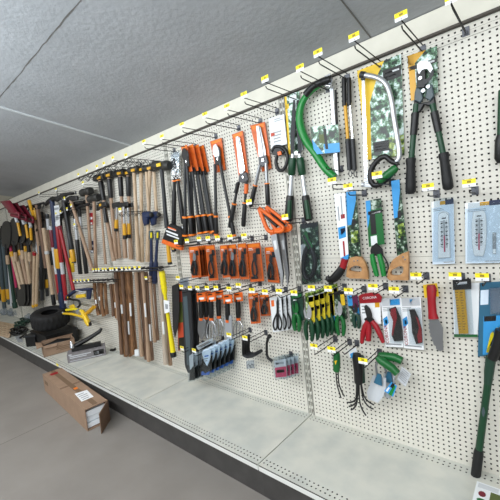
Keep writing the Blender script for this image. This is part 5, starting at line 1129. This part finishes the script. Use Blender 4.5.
# opened brown carton
p0, p1, p2 = G(44,357.5,DZ), G(70,350.5,DZ), G(35,346,DZ)
ax, ay = p1-p0, (p2-p0); ay = (ay-ax.normalized()*ay.dot(ax.normalized())); ay = ay.normalized()*9*IN
ax = ax*1.24
t = Thing('carton', 'opened brown carton with torn flaps in front of the tyre', 'box', p0)
b = carton(t, p0, ax, ay, 5.3, 'card', True)
az = Vector((0,0,5.3*IN))
def flap(q, th, mt='card'): m = MB(); n = (q[1]-q[0]).cross(q[3]-q[0]); m.prism(q, th, 0, n); t.part('flap', m, mt, None)
n_f = ay.normalized()
flap([p0+az, p0+ax*.45+az, p0+ax*.42+az-n_f*.9*IN-Vector((0,0,1.3*IN)), p0+ax*.06+az-n_f*.9*IN-Vector((0,0,1.1*IN))], .2)
flap([p0+az, p0+ay+az, p0+ay+az-ax.normalized()*2.2*IN+Vector((0,0,.6*IN)), p0+az-ax.normalized()*2.4*IN+Vector((0,0,-.4*IN))], .2)
flap([p0+ay+az, p0+ay+ax+az, p0+ay*1.0+ax+az+Vector((0,.8*IN,.7*IN)), p0+ay+az+Vector((0,.8*IN,.6*IN))], .2, 'cardin')
m = MB(); n_ = -ay.normalized()
def face(f0, z0, f1, z1): return [p0+ax*f0+Vector((0,0,z0*IN))+n_*.03*IN, p0+ax*f1+Vector((0,0,z0*IN))+n_*.03*IN, p0+ax*f1+Vector((0,0,z1*IN))+n_*.03*IN, p0+ax*f0+Vector((0,0,z1*IN))+n_*.03*IN]
for f0, z0, f1, z1 in ((.42,2.9,.95,3.3),(.4,2.1,.8,2.5),(.5,1.4,.9,1.7),(.3,3.6,.6,3.9)): m.prism(face(f0,z0,f1,z1), .02, 0, n_)
t.part('print', m, 'kraft', b)
pk = Thing('wrapped_part', 'black wrapped part lying inside the opened carton', 'part', p0+ax*.5+ay*.5+Vector((0,0,1*IN)))
m = MB(); m.tube([p0+ax*.1+ay*.5+Vector((0,0,3.4*IN)), p0+ax*.5+ay*.6+Vector((0,0,4.0*IN)), p0+ax*.9+ay*.5+Vector((0,0,3.6*IN))], [1.4,2.0,1.4], 8); pk.part('wrapped_body', m, 'black')
# grey printed carton with hitch parts on it
q0, q1 = G(68,363.5,DZ), G(106,355,DZ); ax2 = q1-q0; ay2 = Vector((-ax2.y, ax2.x, 0)).normalized()*6.5*IN
t = Thing('carton', 'grey printed carton carrying black hitch parts', 'box', q0)
b = carton(t, q0, ax2, ay2, 4.0, 'greyprint'); n2 = -ay2.normalized(); m = MB()
def f2(f0, z0, f1, z1, k): m.m(k); m.prism([q0+ax2*f0+Vector((0,0,z0*IN))+n2*.03*IN, q0+ax2*f1+Vector((0,0,z0*IN))+n2*.03*IN, q0+ax2*f1+Vector((0,0,z1*IN))+n2*.03*IN, q0+ax2*f0+Vector((0,0,z1*IN))+n2*.03*IN], .02, 0, n2)
f2(.06,2.5,.62,2.95,0); f2(.06,1.8,.5,2.15,0); f2(.06,.5,.9,.7,0); f2(.04,3.2,.12,3.7,0); f2(.68,1.0,.96,3.2,1); f2(.72,1.5,.82,2.6,0); f2(.84,1.3,.93,2.2,2); t.part('print', m, ['lgrey','iron','black'], b)
e0, e1 = q0+Vector((0,0,0)), q0+ay2
m = MB(); nl = -ax2.normalized()
m.prism([q0+ay2*.1+Vector((0,0,.6*IN))+nl*.03*IN, q0+ay2*.9+Vector((0,0,.6*IN))+nl*.03*IN, q0+ay2*.9+Vector((0,0,3.5*IN))+nl*.03*IN, q0+ay2*.1+Vector((0,0,3.5*IN))+nl*.03*IN], .02, 0, nl); t.part('end_print', m, 'iron', b)
top2 = q0+Vector((0,0,4.0*IN))
t = Thing('hitch_bar', 'black hitch bar with angled arm lying on the grey carton', 'hitch', top2+ax2*.5+ay2*.5)
m = MB(); obox(m, top2+ax2*.12+ay2*.3, ax2*.78, ay2*.34, Vector((0,0,1.9*IN))); t.part('bar', m, 'black')
m = MB(); m.tube([top2+ax2*.18+ay2*.55+Vector((0,0,1.9*IN)), top2+ax2*.6+ay2*.6+Vector((0,0,4.2*IN)), top2+ax2*.9+ay2*.62+Vector((0,0,6.3*IN)), top2+ax2*.97+ay2*.62+Vector((0,0,7.6*IN))], [1.0,1.0,.9,.6], 8); t.part('arm', m, 'black')
m = MB(); m.lathe(top2+ax2*.14+ay2*.35+Vector((0,0,1.8*IN)), top2+ax2*.13+ay2*.35+Vector((0,0,5*IN)), [(0,.9),(.5,.8),(.6,.5),(.9,.5),(1,.3)], 10); t.part('pin', m, 'chrome')
# black case between the sticks and the opened carton
c0 = G(30,345,DZ); t = Thing('tool_case', 'black plastic case at the deck edge left of the opened carton', 'case', c0)
m = MB(); ca = (G(36,344,DZ)-G(26,345,DZ)); cb = Vector((-ca.y, ca.x, 0)).normalized()*7*IN; cs = G(26.5,347,DZ); obox(m, cs, ca*.95, cb, Vector((0,0,5.2*IN))); t.part('case_body', m, 'black')
m = MB(); obox(m, cs-cb*.1+Vector((0,0,5.2*IN))-ca*.1, ca*1.2, cb*1.2, Vector((0,0,.9*IN))); t.part('lid', m, 'char')
t = Thing('tool_case', 'large flat black case under the tyre, behind the opened carton', 'case', c-Vector((0,0,TZ*IN)))
m = MB(); obox(m, c+Vector((-10*IN,-7.5*IN,-TZ*IN)), Vector((24*IN,0,0)), Vector((0,15*IN,0)), Vector((0,0,(TZ-.9)*IN))); t.part('case_body', m, 'black')
m = MB(); obox(m, c+Vector((-10.3*IN,-7.8*IN,-.9*IN)), Vector((24.6*IN,0,0)), Vector((0,15.6*IN,0)), Vector((0,0,.88*IN))); t.part('lid', m, 'black')
# trowel plate, wood stakes, green netting, clear bags at the far left
t = Thing('scraper', 'flat grey scraper lying at the deck edge beside the black case', 'scraper', G(18,341,DZ))
z1 = DZ+.1; q = [G(15,337,z1), G(20,335.5,z1), G(23,341.5,z1), G(18,342.5,z1)]; m = MB(); m.prism([p+Vector((0,0,.25*IN)) for p in q], .25, 0, Vector((0,0,1))); t.part('plate', m, 'grey')
m = MB(); m.tube([G(20,338,DZ+.8), G(26,334,DZ+1.2)], .6, 8); t.part('handle', m, 'black')
for k in range(7):
    y = 323+1.9*k; a, b = G(-6,y-1.5,DZ+.8), G(14-k*.9,y+2.2,DZ+.8)
    t = Thing('wooden_stake', ORD[k]+' pale wooden stake from the back of the stack at the left edge', 'stake', a, 'pale wooden stakes')
    m = MB(); m.tube([a, b], [.9,.9], 4); t.part('shaft', m, 'wood2')
    m = MB(); m.tube([b, b+(b-a).normalized()*1.6*IN], [.85,.15], 4); t.part('point', m, 'wood2')
random.seed(11)
for k, (x, y, mt, lab) in enumerate(((20,326,'forest','dark green bundled strap behind the stakes'),(25,322,'forest','dark green bundled strap nearest the tyre'),(16,333,'black','black bundled strap beside the stakes'),(22,331,'black','black bundled strap in front of the green ones'))):
    t = Thing('strap_bundle', lab, 'strap', G(x,y,DZ), 'bundled straps on the deck')
    cc = G(x,y,DZ+1); m = MB(); p = []
    for i in range(60):
        g = i*.7; rr = 3.2+1.2*math.sin(i*1.3); p.append(cc+Vector((math.cos(g)*rr*IN*1.6, math.sin(g)*rr*IN*.7, (.6*math.sin(i*.9)+i*.03)*IN)))
    m.tube(spline(p,2), .42, 6); t.part('strap', m, mt)
    m = MB(); m.tube([cc+Vector((-6*IN,0,0)), cc+Vector((-2*IN,-1*IN,.5*IN)), cc+Vector((4*IN,-2*IN,0))], .5, 6); t.part('loose_end', m, mt)
for k, (x, y, lab) in enumerate(((4,315,'clear bag of grey fittings at the left edge of the deck'),(11,316,'clear bag of grey fittings, second from the left edge'),(19,316,'clear bag of grey fittings behind the green straps'),(29.5,322,'clear bag of pale fittings leaning on the tyre'))):
    t = Thing('parts_bag', lab, 'bag', G(x,y,DZ), 'clear bags of fittings'); cc = G(x,y,DZ)
    bm = bmesh.new(); bmesh.ops.create_icosphere(bm, subdivisions=3, radius=1)
    for v in bm.verts: 
        f = 1+.16*math.sin(v.co.x*5+k)+.12*math.sin(v.co.z*7+v.co.y*4); v.co = Vector((v.co.x*4.2*f, v.co.y*2.4*f, v.co.z*2.8*f+2.8))
    m = MB(); m.add([cc+v.co*IN for v in bm.verts], [tuple(v.index for v in f.verts) for f in bm.faces], True); bm.free(); t.part('bag', m, 'haze')
    m = MB()
    for i in range(8): m.box(cc+Vector((random.uniform(-2.6,2.6)*IN, random.uniform(-1,1)*IN, random.uniform(.5,3.6)*IN)), (1.6,.9,.9), Matrix.Rotation(random.uniform(0,3),3,'Z'))
    t.part('fittings', m, 'grey')
# price strip ticket on the deck lip and a stray black clip
tt = Thing('price_ticket', 'small yellow price ticket on the deck edge below the opened carton', 'ticket', G(56.5,363,DZ)); qq = G(56.5,364,DZ); m = MB(); m.box(Vector((qq.x, (YD-.02)*IN, (DZ-.5)*IN)), (2.2,.06,1.1)); tt.part('ticket', m, 'tagy')
tt = Thing('clip', 'small black clip lying on the deck beside the long handles', 'clip', G(113,350.5,DZ)); cc = G(113,350.5,DZ); m = MB(); m.box(cc+Vector((0,0,.35*IN)), (2.4,1.2,.7), Matrix.Rotation(.4,3,'Z')); tt.part('clip_body', m, 'black'); m = MB(); m.tube([cc+Vector((.8*IN,0,.5*IN)), cc+Vector((2*IN,.3*IN,1.4*IN))], .3, 6); tt.part('lever', m, 'black')
# cardboard carton on the floor with foam inside and an end flap hanging open
f0, f1 = G(87.6,431.5), G(45,390.6)               # bottom edge facing the aisle: near end, far end
ax = f1-f0; L = ax.length; u = ax.normalized(); v = Vector((-u.y, u.x, 0)); v = v if v.y > 0 else -v
tw = 11.5*IN; hb = 0
# height from the upper near corner seen at (85, 409.5)
for i in range(200):
    h = i*.1; z = G(85,409.5,h)
    if (z-Vector((0,0,h*IN))-f0).dot(v) > 0: pass
best = min(range(30,250), key=lambda i: (Vector((G(86,409.5,i*.1).x, G(86,409.5,i*.1).y, 0))-f0).length); hb = best*.1
bw = max(range(50,220), key=lambda i: -abs((Vector((*(G(108,400.5,hb).xy), 0))-f0).dot(v)/IN-i*.1))*.1
t = Thing('carton', 'long taped cardboard carton on the floor, open end showing white foam', 'box', f0)
A = lambda a, b, z: f0+u*(a*IN)+v*(b*IN)+Vector((0,0,z*IN)); Li = L/IN
m = MB(); w_ = .25
def slab(a0,b0,z0,a1,b1,z1): obox(m, A(a0,b0,z0), u*((a1-a0)*IN), v*((b1-b0)*IN), Vector((0,0,(z1-z0)*IN)))
slab(0,0,0,Li,bw,w_); slab(0,0,hb-w_,Li,bw,hb); slab(0,0,w_,Li,w_,hb-w_); slab(0,bw-w_,w_,Li,bw,hb-w_); slab(Li-w_,w_,w_,Li,bw-w_,hb-w_)
b = t.part('carton_body', m, 'card')
m = MB(); slab(.8,bw*.40,hb,Li,bw*.62,hb+.03); t.part('tape', m, 'kraft', b)
m = MB(); slab(Li*.5,.0,hb,Li*.5+1.4,bw,hb+.02); t.part('cross_tape', m, 'cardin', b)
m = MB(); q = [A(Li*.14,bw*.2,hb+.05),A(Li*.14,bw*.74,hb+.05),A(Li*.3,bw*.82,hb+.05),A(Li*.32,bw*.28,hb+.05)]; m.prism(q,.03,0,Vector((0,0,1))); m.m(1)
for i in range(4): m.prism([A(Li*(.16+.035*i),bw*.3,hb+.06),A(Li*(.16+.035*i),bw*(.6+.04*(i%3)),hb+.06),A(Li*(.172+.035*i),bw*(.6+.04*(i%3)),hb+.06),A(Li*(.172+.035*i),bw*.3,hb+.06)],.01,0,Vector((0,0,1)))
t.part('shipping_label', m, ['white','grey'], b)
m = MB(); m.prism([A(Li*.39,bw*.44,hb+.06),A(Li*.39,bw*.62,hb+.06),A(Li*.43,bw*.62,hb+.06),A(Li*.43,bw*.44,hb+.06)],.02,0,Vector((0,0,1))); t.part('sticker', m, 'ring', b)
m = MB(); m.prism([A(Li*.88,bw*.25,hb+.05),A(Li*.88,bw*.6,hb+.05),A(Li*.93,bw*.66,hb+.05),A(Li*.935,bw*.25,hb+.05)],.02,0,Vector((0,0,1))); t.part('red_mark', m, 'red', b)
m = MB(); m.prism([A(Li*.96,-.03,hb*.5),A(Li*.86,-.03,hb*.5),A(Li*.86,-.03,hb*.72),A(Li*.96,-.03,hb*.72)],.02,0,-v); t.part('print', m, 'kraft', b)
m = MB(); slab(.8,.5,.5,9,bw-.6,hb*.27); slab(1.3,.45,hb*.31,9,bw-.9,hb*.52); slab(.9,.5,hb*.56,9,bw-.6,hb*.82); t.part('foam_stack', m, 'foam')
m = MB(); q = [A(0,bw,hb),A(0,bw,0.3),A(-5.4,bw*.3,0.1),A(-5.8,bw*.3,hb*.93)]; n = (q[1]-q[0]).cross(q[3]-q[0]); m.prism(q,.22,0,n)
t.part('end_flap', m, 'cardin')
m = MB(); q2 = [q[0].lerp(q[3],.35).lerp(q[1].lerp(q[2],.35),.35), q[0].lerp(q[3],.35).lerp(q[1].lerp(q[2],.35),.72), q[0].lerp(q[3],.8).lerp(q[1].lerp(q[2],.8),.72), q[0].lerp(q[3],.8).lerp(q[1].lerp(q[2],.8),.35)]
nn = n.normalized(); nn = nn if nn.dot(v) < 0 else -nn
m.prism([p+nn*.06*IN for p in q2],.03,0,nn); m.prism([p-nn*.28*IN for p in q2],.03,0,nn) if False else None; t.part('flap_label', m, 'lgrey')
